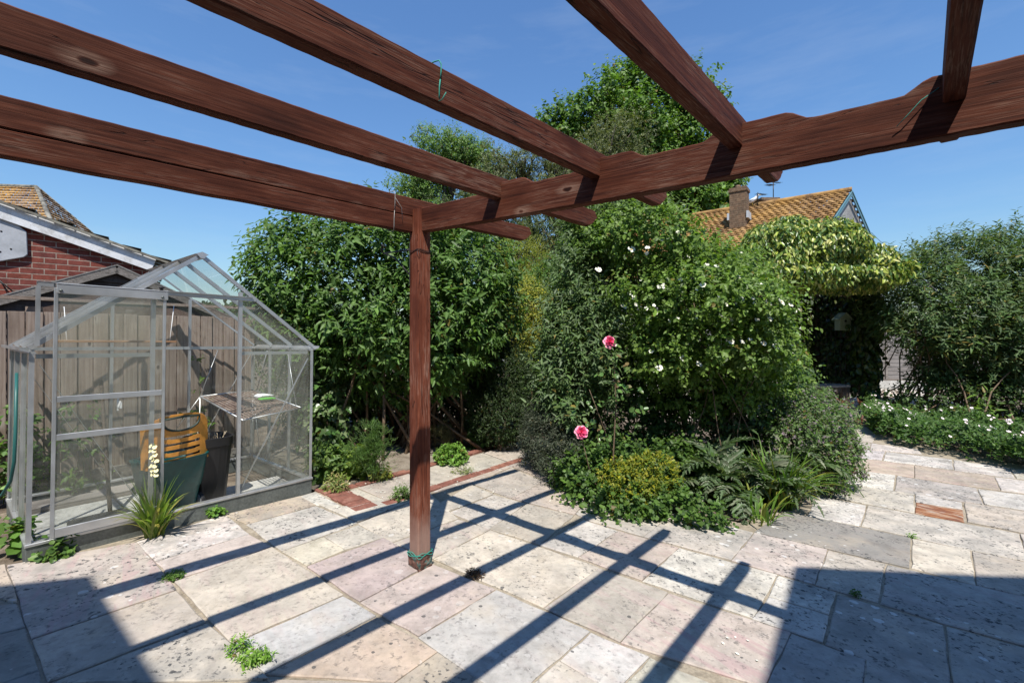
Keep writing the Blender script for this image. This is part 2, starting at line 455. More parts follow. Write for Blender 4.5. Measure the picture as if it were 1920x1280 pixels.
M['edging'] = noisy("red_brick", [(0.13,0.055,0.04), (0.20,0.08,0.058), (0.27,0.135,0.10)], 9, 0.85, 0.4, 40)
M['edging_b'] = noisy("dark_red_brick", [(0.13,0.06,0.045), (0.21,0.085,0.06), (0.30,0.16,0.12)], 9, 0.85, 0.4, 40)
M['edging_c'] = noisy("orange_red_brick", [(0.17,0.075,0.052), (0.25,0.105,0.07), (0.30,0.17,0.125)], 9, 0.85, 0.4, 40)
def tile_mat(name, stops, lich, lfac=0.7, lscale=1.2):
    m = mat(name, 0.9, spec=0.2); t = NT(m)
    c = t.coord("Object")
    n = t.noise(c, 7, 6, 0.7); n1 = t.noise(c, lscale, 5, 0.65)
    wn = t.new("ShaderNodeTexVoronoi", feature='F1'); wn.inputs["Scale"].default_value = 3.5; t.l.new(c, wn.inputs["Vector"])
    sp = t.new("ShaderNodeSeparateColor"); t.l.new(wn.outputs["Color"], sp.inputs[0])
    col = t.ramp(t.math('ADD', t.math('MULTIPLY', n, 0.7), t.math('MULTIPLY', sp.outputs[0], 0.3)), stops)
    col = t.mix(t.math('MULTIPLY', t.ramp(t.math('ADD', t.math('MULTIPLY', n1, 0.6), t.math('MULTIPLY', n, 0.4)), [(0.42, 0.0), (0.6, 1.0)]), lfac), col, lich)
    t.base(col); t.bump(n, 0.5, 0.01)
    return m
M['tile_orange'] = tile_mat("lichened_tiles", [(0.3, (0.10,0.06,0.035)), (0.5, (0.22,0.125,0.055)), (0.7, (0.30,0.20,0.10))], (0.40,0.225,0.06), 0.75, 0.8)
M['tile_brown'] = tile_mat("brown_tiles", [(0.3, (0.10,0.065,0.045)), (0.5, (0.20,0.13,0.085)), (0.7, (0.28,0.20,0.13))], (0.46,0.25,0.04), 0.8, 0.5)
M['tile_grey'] = tile_mat("mossy_grey_tiles", [(0.3, (0.06,0.055,0.048)), (0.5, (0.14,0.13,0.11)), (0.7, (0.25,0.24,0.20))], (0.30,0.28,0.22), 0.5, 5)

def leaf_mat(name, rough=0.48, trans=0.36, spec=0.32):
    m = mat(name, rough, spec=spec); t = NT(m)
    a = t.new("ShaderNodeAttribute", attribute_name="col")
    t.base(a.outputs["Color"])
    tr = t.new("ShaderNodeBsdfTranslucent")
    t.put(tr.inputs[0], t.mix(1.0, a.outputs["Color"], (1.35,1.45,0.65), 'MULTIPLY'))
    mx = t.new("ShaderNodeMixShader"); mx.inputs[0].default_value = trans
    t.l.new(t.bsdf.outputs[0], mx.inputs[1]); t.l.new(tr.outputs[0], mx.inputs[2])
    t.l.new(mx.outputs[0], t.out.inputs[0])
    return m
M['leaf'] = leaf_mat("leaves")
M['leaf_shiny'] = leaf_mat("glossy_leaves", 0.34, 0.24, 0.42)
M['leaf_matt'] = leaf_mat("felted_leaves", 0.6, 0.28, 0.28)

def glass_mat(name, dirt=0.10, dcol=(0.42,0.45,0.38), sc=3.0):
    m = bpy.data.materials.new(name); m.use_nodes = True; t = NT(m)
    t.n.remove(t.bsdf)
    tr = t.new("ShaderNodeBsdfTransparent"); tr.inputs[0].default_value = (0.97,0.985,0.975,1)
    gl = t.new("ShaderNodeBsdfGlossy"); gl.inputs["Roughness"].default_value = 0.03
    lw = t.new("ShaderNodeLayerWeight"); lw.inputs[0].default_value = 0.5
    fr = t.math('ADD', t.math('MULTIPLY', t.math('POWER', lw.outputs["Facing"], 5.0), 0.8), 0.04, True)
    m1 = t.new("ShaderNodeMixShader"); t.l.new(fr, m1.inputs[0]); t.l.new(tr.outputs[0], m1.inputs[1]); t.l.new(gl.outputs[0], m1.inputs[2])
    df = t.new("ShaderNodeBsdfDiffuse"); df.inputs[0].default_value = (*dcol, 1)
    tl = t.new("ShaderNodeBsdfTranslucent"); tl.inputs[0].default_value = (*dcol, 1)
    dm = t.new("ShaderNodeMixShader"); dm.inputs[0].default_value = 0.4
    t.l.new(df.outputs[0], dm.inputs[1]); t.l.new(tl.outputs[0], dm.inputs[2])
    c = t.coord("Object")
    n = t.noise(c, sc, 6, 0.7); n2 = t.noise(c, 90, 2, 0.6)
    f = t.math('MULTIPLY', t.ramp(n, [(0.3, 0.45), (0.7, 1.6)]), dirt)
    f = t.math('ADD', f, t.math('MULTIPLY', t.ramp(n2, [(0.66, 0.0), (0.72, 1.0)]), dirt * 1.2), True)
    m2 = t.new("ShaderNodeMixShader"); t.l.new(f, m2.inputs[0]); t.l.new(m1.outputs[0], m2.inputs[1]); t.l.new(dm.outputs[0], m2.inputs[2])
    t.l.new(m2.outputs[0], t.out.inputs[0])
    return m
M['glass'] = glass_mat("dusty_glass", 0.19, (0.48,0.49,0.40))
M['glass_clear'] = glass_mat("clearer_glass", 0.035)
M['glass_roof'] = glass_mat("roof_glass", 0.02)

# ---------------------------------------------------------------- foliage engine
def nrm(a):
    return a / np.maximum(np.linalg.norm(a, axis=-1, keepdims=True), 1e-9)

def bpx(px, py, y, rx, ry, rd=None):
    """an ellipsoid of foliage centred at image point px,py at distance y with radii given in photo pixels"""
    c = at(px, py, y)
    return (c.x, c.y, c.z, rx * y / F, rd if rd else rx * y / F * 0.9, ry * y / F)

def sample_blobs(rng, blobs, n, lo=0.55, hi=1.03, lump=0.16, cull=0.72, facing=0.55, power=2.0, minh=0.03):
    B = np.array(blobs, float)
    wgt = (B[:,3]*B[:,5] + B[:,4]*B[:,5] + B[:,3]*B[:,4]); wgt /= wgt.sum()
    P = np.zeros((0,3)); O = np.zeros((0,3))
    kd = nrm(rng.normal(size=(len(B), 7, 3))); kf = rng.uniform(3, 9, size=(len(B), 7)); kp = rng.uniform(0, 6.28, size=(len(B), 7))
    for _ in range(12):
        if len(P) >= n: break
        m = int((n - len(P)) * 2.2) + 50
        i = rng.choice(len(B), m, p=wgt)
        d = nrm(rng.normal(size=(m,3)))
        nz = np.sin(np.einsum('mkj,mj->mk', kd[i], d) * kf[i] + kp[i]).mean(1) * 1.8
        s = hi - (hi - lo) * rng.random(m) ** power
        s = s * (1 + lump * nz)
        p = B[i,:3] + d * B[i,3:] * s[:,None]
        o = nrm(d / B[i,3:])
        keep = p[:,2] > gv(p[:,0], p[:,1]) + minh
        tocam = nrm(np.array([0,0,H]) - p)
        back = (o * tocam).sum(1) < -0.25
        keep &= ~(back & (rng.random(m) < facing))
        for j in range(len(B)):
            q = (((p - B[j,:3]) / B[j,3:]) ** 2).sum(1)
            keep &= ~((i != j) & (q < cull**2) & (rng.random(m) < 0.9))
        P = np.vstack([P, p[keep]]); O = np.vstack([O, o[keep]])
    return P[:n], O[:n]

PROFILES = {  # (fraction along the leaf, half width) on each side
    'oval': [(0.30, 0.5), (0.68, 0.42)],
    'lance': [(0.25, 0.5), (0.6, 0.36)],
    'round': [(0.28, 0.5), (0.78, 0.46)],
    'strap': [(0.3, 0.5), (0.75, 0.4)],
    'lobed': [(0.12, 0.42), (0.30, 0.5), (0.36, 0.24), (0.58, 0.40), (0.64, 0.18), (0.82, 0.2)],
}

def leaf_arrays(P, D, N, L, W, C, profile='oval', fold=0.22, curl=0.18):
    """one folded leaf blade per row"""
    n = len(P)
    D = nrm(D); Sd = nrm(np.cross(D, N)); N = nrm(np.cross(Sd, D))
    L = np.broadcast_to(L, (n,))[:,None]; W = np.broadcast_to(W, (n,))[:,None]
    pr = PROFILES[profile]; k = len(pr)
    V = [P]
    for t, hw in pr:
        V.append(P + D*L*t + Sd*W*hw + N*W*hw*fold*2*0.5 - N*L*curl*t*t)
    V.append(P + D*L - N*L*curl)
    for t, hw in reversed(pr):
        V.append(P + D*L*t - Sd*W*hw + N*W*hw*fold*2*0.5 - N*L*curl*t*t)
    nv = 2*k + 2
    V = np.stack(V, 1).reshape(-1, 3)
    base = np.arange(n)[:,None] * nv
    fr = base + np.arange(0, k + 2)[None,:]
    fl = base + np.array([0] + list(range(k + 1, 2*k + 2)))[None,:]
    fc = np.stack([fr, fl], 1).reshape(-1, k + 2)
    return V, fc, np.repeat(C, nv, 0)

def leaf_object(name, parts, material, parent=None, extra=None):
    """parts: list of (V, faces, col) -> one mesh object"""
    nv = 0; Vs, Ls, St, Cs = [], [], [], []
    tot = 0
    for V, f, c in parts:
        Vs.append(V); Ls.append((f + nv).reshape(-1)); Cs.append(c)
        St.append(tot + np.arange(len(f)) * f.shape[1]); tot += f.size; nv += len(V)
    V = np.vstack(Vs).astype(np.float32); Lp = np.concatenate(Ls).astype(np.int32); St = np.concatenate(St).astype(np.int32); C = np.vstack(Cs)
    me = bpy.data.meshes.new(name)
    me.vertices.add(len(V)); me.vertices.foreach_set("co", V.ravel())
    me.loops.add(len(Lp)); me.loops.foreach_set("vertex_index", Lp)
    me.polygons.add(len(St)); me.polygons.foreach_set("loop_start", St)
    a = me.attributes.new("col", 'FLOAT_COLOR', 'POINT')
    C4 = np.ones((len(V), 4), np.float32); C4[:,:3] = C
    a.data.foreach_set("color", C4.ravel())
    me.update(calc_edges=True)
    me.materials.append(material)
    return link(name, me, parent)

def palette(rng, n, cols, jit=0.22, wts=None):
    c = np.array(cols, float)
    i = rng.choice(len(c), n, p=wts)
    j = rng.integers(0, len(c), n); f = rng.random(n)[:,None] * 0.35
    out = c[i] * (1 - f) + c[j] * f
    return np.clip(out * np.array([1.52, 1.40, 1.15]) * np.exp(rng.normal(0, jit, n))[:,None], 0.004, 0.9)

def shoot_leaves(rng, P, O, slen, k, L, W, cols, young=None, alpha=60, droop=0.25, up=0.5, out=0.7, jit=0.45,
                 profile='oval', fold=0.22, curl=0.2, upn=0.35, wts=None, cj=0.22, bend=0.0, yt=0.6):
    """shoots of k leaves each that start at P and grow along O"""
    n = len(P)
    D = nrm(O * out + np.array([0,0,up]) + rng.normal(0, jit, (n,3)))
    ln = slen * rng.uniform(0.6, 1.3, n)
    e1 = nrm(np.cross(D, nrm(rng.normal(size=(n,3))))); e2 = np.cross(D, e1)
    ii = np.arange(k); tt = (ii + 0.5) / k
    az = ii * 2.4 + 0.0
    ph = rng.uniform(0, 6.28, n)
    A = ph[:,None] + az[None,:] + rng.normal(0, 0.3, (n,k))
    al = np.radians(alpha) * (1.15 - 0.45 * tt)[None,:] * rng.uniform(0.8, 1.2, (n,k))
    rad = np.cos(A)[...,None] * e1[:,None,:] + np.sin(A)[...,None] * e2[:,None,:]
    LD = np.cos(al)[...,None] * D[:,None,:] + np.sin(al)[...,None] * rad
    LD = LD + np.array([0,0,-1.0]) * (droop * rng.uniform(0.3, 1.5, (n,k)))[...,None]
    pos = P[:,None,:] + D[:,None,:] * (ln[:,None] * tt[None,:])[...,None] + np.array([0,0,-1.0]) * (bend * (ln[:,None] * tt[None,:])**2)[...,None]
    NN = D[:,None,:] * (1 - upn) * 0.6 + np.array(SUN_DIR) * (upn + 0.3) + rng.normal(0, 0.26, (n,k,3))
    sz = rng.uniform(0.45, 1.25, (n,k)) * (1.08 - 0.38 * tt)[None,:] * rng.uniform(0.75, 1.2, (n,1))
    c = palette(rng, n*k, cols, cj, wts).reshape(n,k,3)
    if young is not None:
        f = (np.clip((tt - yt) / (1 - yt), 0, 1)[None,:] * rng.uniform(0.2, 1.0, (n,1)))[...,None]
        c = c * (1 - f) + np.array(young) * f
    old = rng.random((n,k)) < 0.012 * (tt < 0.5)[None,:] * 2
    c[old] = np.array([0.22, 0.17, 0.04]) * rng.uniform(0.5, 1.1, (old.sum(),1))
    return leaf_arrays(pos.reshape(-1,3), LD.reshape(-1,3), NN.reshape(-1,3), (L*sz).ravel(), (W*sz).ravel(), c.reshape(-1,3), profile, fold, curl)

def curve_pts(a, b, sag, n, rng, wob=0.03):
    a, b = Vector(a), Vector(b)
    out = []
    for i in range(n + 1):
        t = i / n
        p = a.lerp(b, t) + Vector((0, 0, sag * math.sin(math.pi * t)))
        if 0 < i < n:
            p += Vector(rng.normal(0, wob, 3))
        out.append(p)
    return out

def stems_mb(rng, base, targets, r0, r1, spread=0.15, sag=0.15, n=5, sides=5, wob=0.03):
    mb = MB()
    for tg in targets:
        a = Vector((base[0] + rng.normal(0, spread), base[1] + rng.normal(0, spread), 0))
        a.z = g(a.x, a.y) - 0.03
        pts = curve_pts(a, tg, sag, n, rng, wob)
        mb.tube(pts, [r0 + (r1 - r0) * i / n for i in range(n + 1)], sides)
    return mb

# ---------------------------------------------------------------- ground and paving
def ground_sheet():
    xs = [-600, -120, -40, -20, -12, -8] + [x * 0.5 for x in range(-10, 8)] + [5, 8, 12, 20, 40, 120, 600]
    ys = [-120, -40, -15, -8, -4] + [y * 0.5 for y in range(0, 13)] + [8, 10, 14, 20, 30, 50, 80, 110, 150, 200, 280, 400, 900]
    vs, fs = [], []
    for y in ys:
        for x in xs:
            dz = -0.05
            vs.append((x, y, g(x, y) + dz - (0.02 * max(0, y - 30) if y < 130 else 2.0)))
    nx = len(xs)
    for j in range(len(ys) - 1):
        for i in range(nx - 1):
            fs.append((j*nx + i, j*nx + i + 1, (j+1)*nx + i + 1, (j+1)*nx + i))
    mb = MB(); mb.add(vs, fs, 0, True)
    o = link("ground", mb.mesh("ground", M['soil'])); tag(o, "bare brown garden soil under the planting", None, None, "structure")
ground_sheet()

def sheet(name, poly, dz, material, label=None, step=0.5, kind="structure"):
    """flat sheet following the tilted ground; poly = world (x,y) list"""
    bm = bmesh.new()
    f = bm.faces.new([bm.verts.new((p[0], p[1], 0)) for p in poly])
    x0 = min(p[0] for p in poly); x1 = max(p[0] for p in poly); y0 = min(p[1] for p in poly); y1 = max(p[1] for p in poly)
    for xx in (-5.0, 3.5):
        if x0 < xx < x1:
            bmesh.ops.bisect_plane(bm, geom=bm.verts[:] + bm.edges[:] + bm.faces[:], plane_co=(xx,0,0), plane_no=(1,0,0))
    for yy in (0.0, 6.0):
        if y0 < yy < y1:
            bmesh.ops.bisect_plane(bm, geom=bm.verts[:] + bm.edges[:] + bm.faces[:], plane_co=(0,yy,0), plane_no=(0,1,0))
    bmesh.ops.triangulate(bm, faces=bm.faces[:])
    for v in bm.verts:
        v.co.z = g(v.co.x, v.co.y) + dz
    bmesh.ops.recalc_face_normals(bm, faces=bm.faces)
    for fc in bm.faces:
        if fc.normal.z < 0: fc.normal_flip()
    me = bpy.data.meshes.new(name); bm.to_mesh(me); bm.free(); me.materials.append(material)
    o = link(name, me); tag(o, label, None, None, kind)
    return o

def gxy(px, py):
    p = gnd(px, py); return (p.x, p.y)

TG = 0.6701                                   # heading of the greenhouse front and of the paving joints
FR = Vector((math.sin(TG), math.cos(TG), 0)); SD = Vector((-FR.y, FR.x, 0))
GO = Vector((-3.0207, 2.803, 0)); GO.z = g(GO.x, GO.y)
sheet("mortar_bed", [(-3.6, -2.6), (12, -2.6), (12, 5.2), gxy(1920, 872), gxy(1640, 812), gxy(1618, 795), gxy(1560, 800), gxy(1010, 838), gxy(985, 860), gxy(640, 915), gxy(592, 918),
      (GO.x + FR.x*1.86, GO.y + FR.y*1.86), (GO.x, GO.y), (-3.6, 2.1)], -0.007, M['mortar'], "sandy mortar showing in the paving joints")
sheet("soil_bed", [gxy(592, 916), gxy(640, 913), gxy(985, 826), gxy(1010, 800), (1.0, 12), (-4.0, 12), (GO.x + FR.x*1.9 + SD.x*1.3, GO.y + FR.y*1.9 + SD.y*1.3)], -0.022, M['gritty'], "dry gritty bed along the brick edged path")

sheet("island_soil", [gxy(*p) for p in ((1012,846),(1062,888),(1125,938),(1250,958),(1385,978),(1495,950),(1580,880),(1596,832),(1566,798),(1300,790),(1080,800))], 0.010, M['soil'], "dark soil of the island bed beneath its plants")
# slabs: four corners in photo pixels, a tint and (lichen, streak, rust) wear
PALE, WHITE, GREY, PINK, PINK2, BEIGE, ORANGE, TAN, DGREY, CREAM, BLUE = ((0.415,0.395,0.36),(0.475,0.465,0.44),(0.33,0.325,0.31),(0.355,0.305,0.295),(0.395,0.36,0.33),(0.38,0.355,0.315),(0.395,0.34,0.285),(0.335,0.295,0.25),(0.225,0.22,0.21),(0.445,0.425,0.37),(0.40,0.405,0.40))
SL = [
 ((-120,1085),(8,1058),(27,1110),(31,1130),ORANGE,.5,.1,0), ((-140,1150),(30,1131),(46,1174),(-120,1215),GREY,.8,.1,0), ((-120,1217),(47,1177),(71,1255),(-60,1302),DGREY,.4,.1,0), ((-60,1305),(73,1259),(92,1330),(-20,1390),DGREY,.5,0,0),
 ((15,1059),(257,1016),(329,1104),(61,1195),PINK2,.75,.8,.0), ((63,1199),(330,1108),(385,1166),(92,1277),BEIGE,.35,.1,0), ((96,1281),(387,1169),(434,1208),(502,1272),PALE,.75,.1,0),
 ((257,1016),(422,964),(466,1000),(292,1051),WHITE,.9,.2,0), ((293,1053),(467,1002),(508,1024),(326,1087),PINK2,.25,.1,0), ((329,1091),(510,1027),(642,1115),(435,1205),PINK2,.3,.3,0), ((437,1209),(644,1119),(703,1154),(498,1260),BLUE,.25,.2,0),
 ((503,1263),(707,1158),(818,1221),(738,1277),ORANGE,.4,.1,0), ((505,1275),(740,1280),(840,1345),(600,1370),TAN,.6,.1,0),
 ((422,964),(563,930),(592,946),(463,981),ORANGE,.8,.3,.0), ((563,930),(590,922),(638,949),(594,946),WHITE,.7,.1,0), ((463,983),(592,948),(669,979),(529,1032),WHITE,.7,.2,0),
 ((530,1034),(607,1007),(645,1030),(575,1059),CREAM,.4,.1,0), ((610,1006),(672,985),(718,1007),(648,1029),PALE,.4,.1,0), ((577,1062),(719,1009),(809,1056),(675,1126),PINK,.35,.1,0), ((677,1129),(812,1058),(927,1104),(785,1191),PINK2,.3,.1,0),
 ((672,981),(808,927),(858,971),(735,1015),CREAM,.5,.1,0), ((596,945),(640,951),(807,925),(671,978),PALE,.5,.1,0), ((738,1018),(860,974),(917,992),(812,1046),BEIGE,.4,.4,0), ((814,1048),(919,994),(1121,1063),(1019,1137),CREAM,.5,.1,0),
 ((786,1194),(931,1107),(1104,1183),(955,1312),BLUE,.3,.1,0), ((742,1280),(820,1224),(908,1281),(840,1343),TAN,.75,.1,0), ((840,1345),(910,1283),(953,1314),(900,1380),TAN,.5,.1,0), ((1108,1187),(1215,1231),(1150,1295),(1052,1238),BLUE,.3,.2,0), ((1048,1240),(1147,1297),(1085,1350),(985,1296),PALE,.3,.1,0), ((1219,1233),(1345,1288),(1300,1350),(1160,1297),CREAM,.4,.1,0),
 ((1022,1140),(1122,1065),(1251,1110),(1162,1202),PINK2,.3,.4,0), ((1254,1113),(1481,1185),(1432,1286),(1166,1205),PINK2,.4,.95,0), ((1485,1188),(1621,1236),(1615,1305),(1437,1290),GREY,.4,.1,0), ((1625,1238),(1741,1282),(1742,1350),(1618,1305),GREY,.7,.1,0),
 ((1013,1021),(1095,975),(1157,995),(1083,1043),WHITE,.6,.1,0), ((1086,1045),(1160,996),(1271,1027),(1203,1087),PINK2,.45,.4,0), ((1206,1089),(1274,1028),(1456,1077),(1410,1157),PALE,.95,.1,0), ((1443,1117),(1459,1080),(1566,1111),(1553,1151),WHITE,.9,.1,0), ((1412,1159),(1442,1119),(1552,1154),(1541,1202),BLUE,.7,.1,0),
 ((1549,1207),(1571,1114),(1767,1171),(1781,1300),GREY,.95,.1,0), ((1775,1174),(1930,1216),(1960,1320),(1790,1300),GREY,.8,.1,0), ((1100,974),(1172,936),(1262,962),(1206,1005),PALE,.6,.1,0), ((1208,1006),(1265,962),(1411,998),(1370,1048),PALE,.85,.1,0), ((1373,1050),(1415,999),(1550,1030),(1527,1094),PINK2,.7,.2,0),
 ((1530,1096),(1554,1032),(1659,1057),(1645,1128),PALE,.6,.1,0), ((1652,1131),(1665,1059),(1832,1099),(1930,1122),(1930,1212),(1770,1168),GREY,.7,.3,0),
 ((1416,997),(1472,958),(1707,1008),(1704,1064),DGREY,.9,.1,0), ((1710,1064),(1711,1010),(1817,1031),(1828,1096),CREAM,.5,.1,0), ((1833,1097),(1824,1033),(1935,1056),(1960,1125),BEIGE,.6,.1,0),
 ((1515,966),(1530,929),(1623,947),(1612,985),WHITE,.75,.2,0), ((1616,986),(1628,948),(1910,1000),(1925,1051),PALE,.7,.1,0), ((1914,1001),(1990,1015),(2000,1068),(1929,1052),PALE,.7,.1,0), ((1505,912),(1564,902),(1552,930),(1527,928),PALE,.6,.1,0), ((1555,930),(1568,903),(1713,926),(1713,961),PALE,.7,.1,0), ((1717,962),(1718,942),(1804,956),(1807,978),TAN,.2,.3,1.0), ((1718,941),(1717,927),(1802,942),(1804,955),WHITE,.7,.1,0), ((1815,978),(1810,942),(1965,966),(1985,1012),PINK2,.8,.1,0),
 ((1570,902),(1604,881),(1678,891),(1673,920),WHITE,.8,.1,0), ((1678,921),(1683,892),(1830,915),(1843,945),GREY,.9,.2,0), ((1847,945),(1835,917),(1955,932),(1980,965),WHITE,.5,.1,0), ((1600,880),(1613,859),(1713,872),(1713,895),ORANGE,.2,.5,0), ((1716,896),(1715,873),(1862,893),(1874,919),TAN,.4,.5,0), ((1878,919),(1866,894),(1965,906),(1995,933),WHITE,.5,.1,0),
 ((1600,857),(1604,841),(1658,846),(1653,862),WHITE,.6,.1,0), ((1657,863),(1662,847),(1784,861),(1787,880),WHITE,.85,.3,0), ((1790,881),(1788,862),(1892,877),(1902,896),WHITE,.9,.3,0), ((1907,896),(1895,878),(1995,890),(2015,911),PALE,.6,.1,0), ((1596,839),(1602,826),(1632,831),(1630,841),PALE,.6,.1,0), ((1632,842),(1634,831),(1720,842),(1728,851),WHITE,.6,.1,0), ((1590,824),(1598,811),(1642,816),(1636,829),PALE,.5,.1,0), ((1586,809),(1592,798),(1624,801),(1640,813),BEIGE,.5,.1,0),
 ((809,952),(884,909),(924,926),(842,957),BEIGE,.4,.1,0), ((845,960),(926,928),(985,944),(917,991),PALE,.4,.1,0), ((920,992),(988,945),(1075,966),(1012,1020),BEIGE,.4,.1,0), ((888,907),(960,877),(1018,902),(957,933),BEIGE,.5,.1,0), ((960,934),(1020,903),(1110,930),(1077,964),BEIGE,.5,.1,0), ((812,922),(884,892),(956,876),(886,906),TAN,.4,.1,0), ((963,875),(1010,852),(1080,880),(1022,900),BEIGE,.4,.1,0), ((1023,901),(1082,881),(1150,905),(1112,928),PALE,.5,.1,0), ((1080,963),(1113,931),(1200,940),(1100,972),PALE,.6,.1,0), ((886,890),(984,864),(1004,856),(960,875),BEIGE,.4,.1,0),
 ((635,927),(669,916),(719,937),(680,948),BEIGE,.3,.1,0), ((672,914),(766,888),(814,911),(722,936),BEIGE,.3,.1,0), ((770,886),(838,867),(884,889),(817,910),BEIGE,.35,.1,0), ((842,866),(905,850),(955,868),(888,888),BEIGE,.35,.1,0), ((909,849),(960,832),(1010,850),(958,867),BEIGE,.3,.1,0), ((963,831),(1003,816),(1040,832),(1013,848),BEIGE,.3,.1,0),
]
def build_slabs():
    rng = np.random.default_rng(5)
    vs, fs, tint, wear = [], [], [], []
    def slab(q, col, we, gap=-0.0035):
        q = [Vector((p[0], p[1], 0)) for p in q]
        n = len(q)
        area = sum(q[i].x*q[(i+1) % n].y - q[(i+1) % n].x*q[i].y for i in range(n))
        if area < 0: q.reverse()
        ins = []
        for i in range(n):
            a = (q[i] - q[i-1]).normalized(); b = (q[(i+1) % n] - q[i]).normalized()
            na = Vector((-a.y, a.x, 0)); nb = Vector((-b.y, b.x, 0))
            d = (na + nb); d = d / max(0.3, d.length_squared) * 2
            ins.append((q[i], d))
        # ragged edge: subdivide and wobble
        ring = []
        for i in range(n):
            p0 = ins[i][0] + ins[i][1]*gap; p1 = ins[(i+1) % n][0] + ins[(i+1) % n][1]*gap
            e = p1 - p0; k = max(2, int(e.length / 0.09)); nn = Vector((-e.y, e.x, 0)).normalized()
            for j in range(k):
                t = j / k
                off = 0 if j == 0 else float(rng.normal(0, 0.0028))
                ring.append(p0 + e*t + nn*off)
        c = sum(ring, Vector()) / len(ring)
        tz = [float(rng.normal(0, 0.0014)) for _ in range(3)]
        hz = lambda p: g(p.x, p.y) + 0.004 + tz[0] + tz[1]*(p.x - c.x)*2 + tz[2]*(p.y - c.y)*2
        o = len(vs); m = len(ring)
        for p in ring: vs.append((p.x, p.y, hz(p) - 0.03))
        for p in ring: vs.append((p.x, p.y, hz(p) - 0.005))
        for p in ring:
            d = (c - p).normalized()*0.007
            p2 = p + d; vs.append((p2.x, p2.y, hz(p2)))
        for i in range(m):
            j = (i+1) % m
            fs.append((o+i, o+j, o+m+j, o+m+i)); fs.append((o+m+i, o+m+j, o+2*m+j, o+2*m+i))
        fs.append(tuple(o + 2*m + i for i in range(m)))
        jit = np.exp(rng.normal(0, 0.05)); cc = tuple(clamp(x*k_*jit*float(np.exp(rng.normal(0, .015))), 0, .66) for x, k_ in zip(col, (1.12, 1.075, 1.035)))
        for _ in range(3*m):
            tint.append((*cc, 1)); wear.append((*we, 1))
    quads = []
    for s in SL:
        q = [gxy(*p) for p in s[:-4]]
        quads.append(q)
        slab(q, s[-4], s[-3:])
    # plain courses beyond the picture, to the front and to the right
    FX, FY = FR.xy, SD.xy
    def inpic(x, y):
        if y < 0.4: return False
        px = 960 + F*x/y; py = Y0 + F*(H - g(x, y))/y
        return -150 < px < 2050 and py < 1420
    t = -6.0
    while t < 6.5:
        wd = rng.choice([0.28, 0.42, 0.56]); s_ = -3.6
        while s_ < 8:
            ln = rng.choice([0.42, 0.56, 0.85])
            cs = [(FX*a - FY*b) for a, b in ((s_, t), (s_+ln, t), (s_+ln, t+wd), (s_, t+wd))]
            if all(not inpic(c.x, c.y) and -3.5 < c.x < 9.5 and -2.5 < c.y < 4.6 for c in cs):
                slab([(c.x, c.y) for c in cs], [PALE, WHITE, GREY, PINK2, BEIGE, TAN][int(rng.integers(6))], (.6, .2, 0))
            s_ += ln
        t += wd
    me = bpy.data.meshes.new("patio")
    me.from_pydata(vs, [], fs)
    for nm, arr in (("tint", tint), ("wear", wear)):
        a = me.attributes.new(nm, 'FLOAT_COLOR', 'POINT'); a.data.foreach_set("color", np.array(arr, np.float32).ravel())
    me.materials.append(M['slab']); me.update()
    o = link("patio", me); tag(o, "worn sandstone paving laid in random courses", None, None, "structure")
build_slabs()

# brick edging of the narrow path: one course laid end to end on each side
def edging():
    rng = np.random.default_rng(8)
    mb = MB()
    def run(line, wdt, ln, across=False):
        pts = [gnd(*p) for p in line]
        for a, b in zip(pts, pts[1:]):
            e = (b - a); L = e.length; d = e.normalized(); n = Vector((-d.y, d.x, 0))
            k = max(1, round(L / ln))
            for i in range(k):
                t0, t1 = a + d*(L*i/k + 0.006), a + d*(L*(i+1)/k - 0.006)
                z = float(rng.normal(0.003, 0.003)); sk = n*float(rng.normal(0, 0.004))
                bot = [t0 + n*0 + sk, t1 + n*0 + sk, t1 + n*wdt + sk, t0 + n*wdt + sk]
                vs = [Vector((p.x, p.y, g(p.x, p.y) - 0.04)) for p in bot] + [Vector((p.x, p.y, g(p.x, p.y) + 0.006 + z)) for p in bot]
                mb.add(vs, [(0,3,2,1),(4,5,6,7),(0,1,5,4),(1,2,6,5),(2,3,7,6),(3,0,4,7)], int(rng.integers(3)))
    run([(672, 963), (770, 934), (988, 861)], 0.10, 0.215)
    run([(640, 921), (706, 902), (770, 886), (906, 844), (1000, 818)], 0.10, 0.215)
    run([(668, 960), (590, 917)], -0.21, 0.105)
    o = obj("brick_edging", mb, [M['edging'], M['edging_b'], M['edging_c']], bev=0.004)
    tag(o, "red brick edging laid along both sides of the narrow path", "brick edging", None, None)
edging()

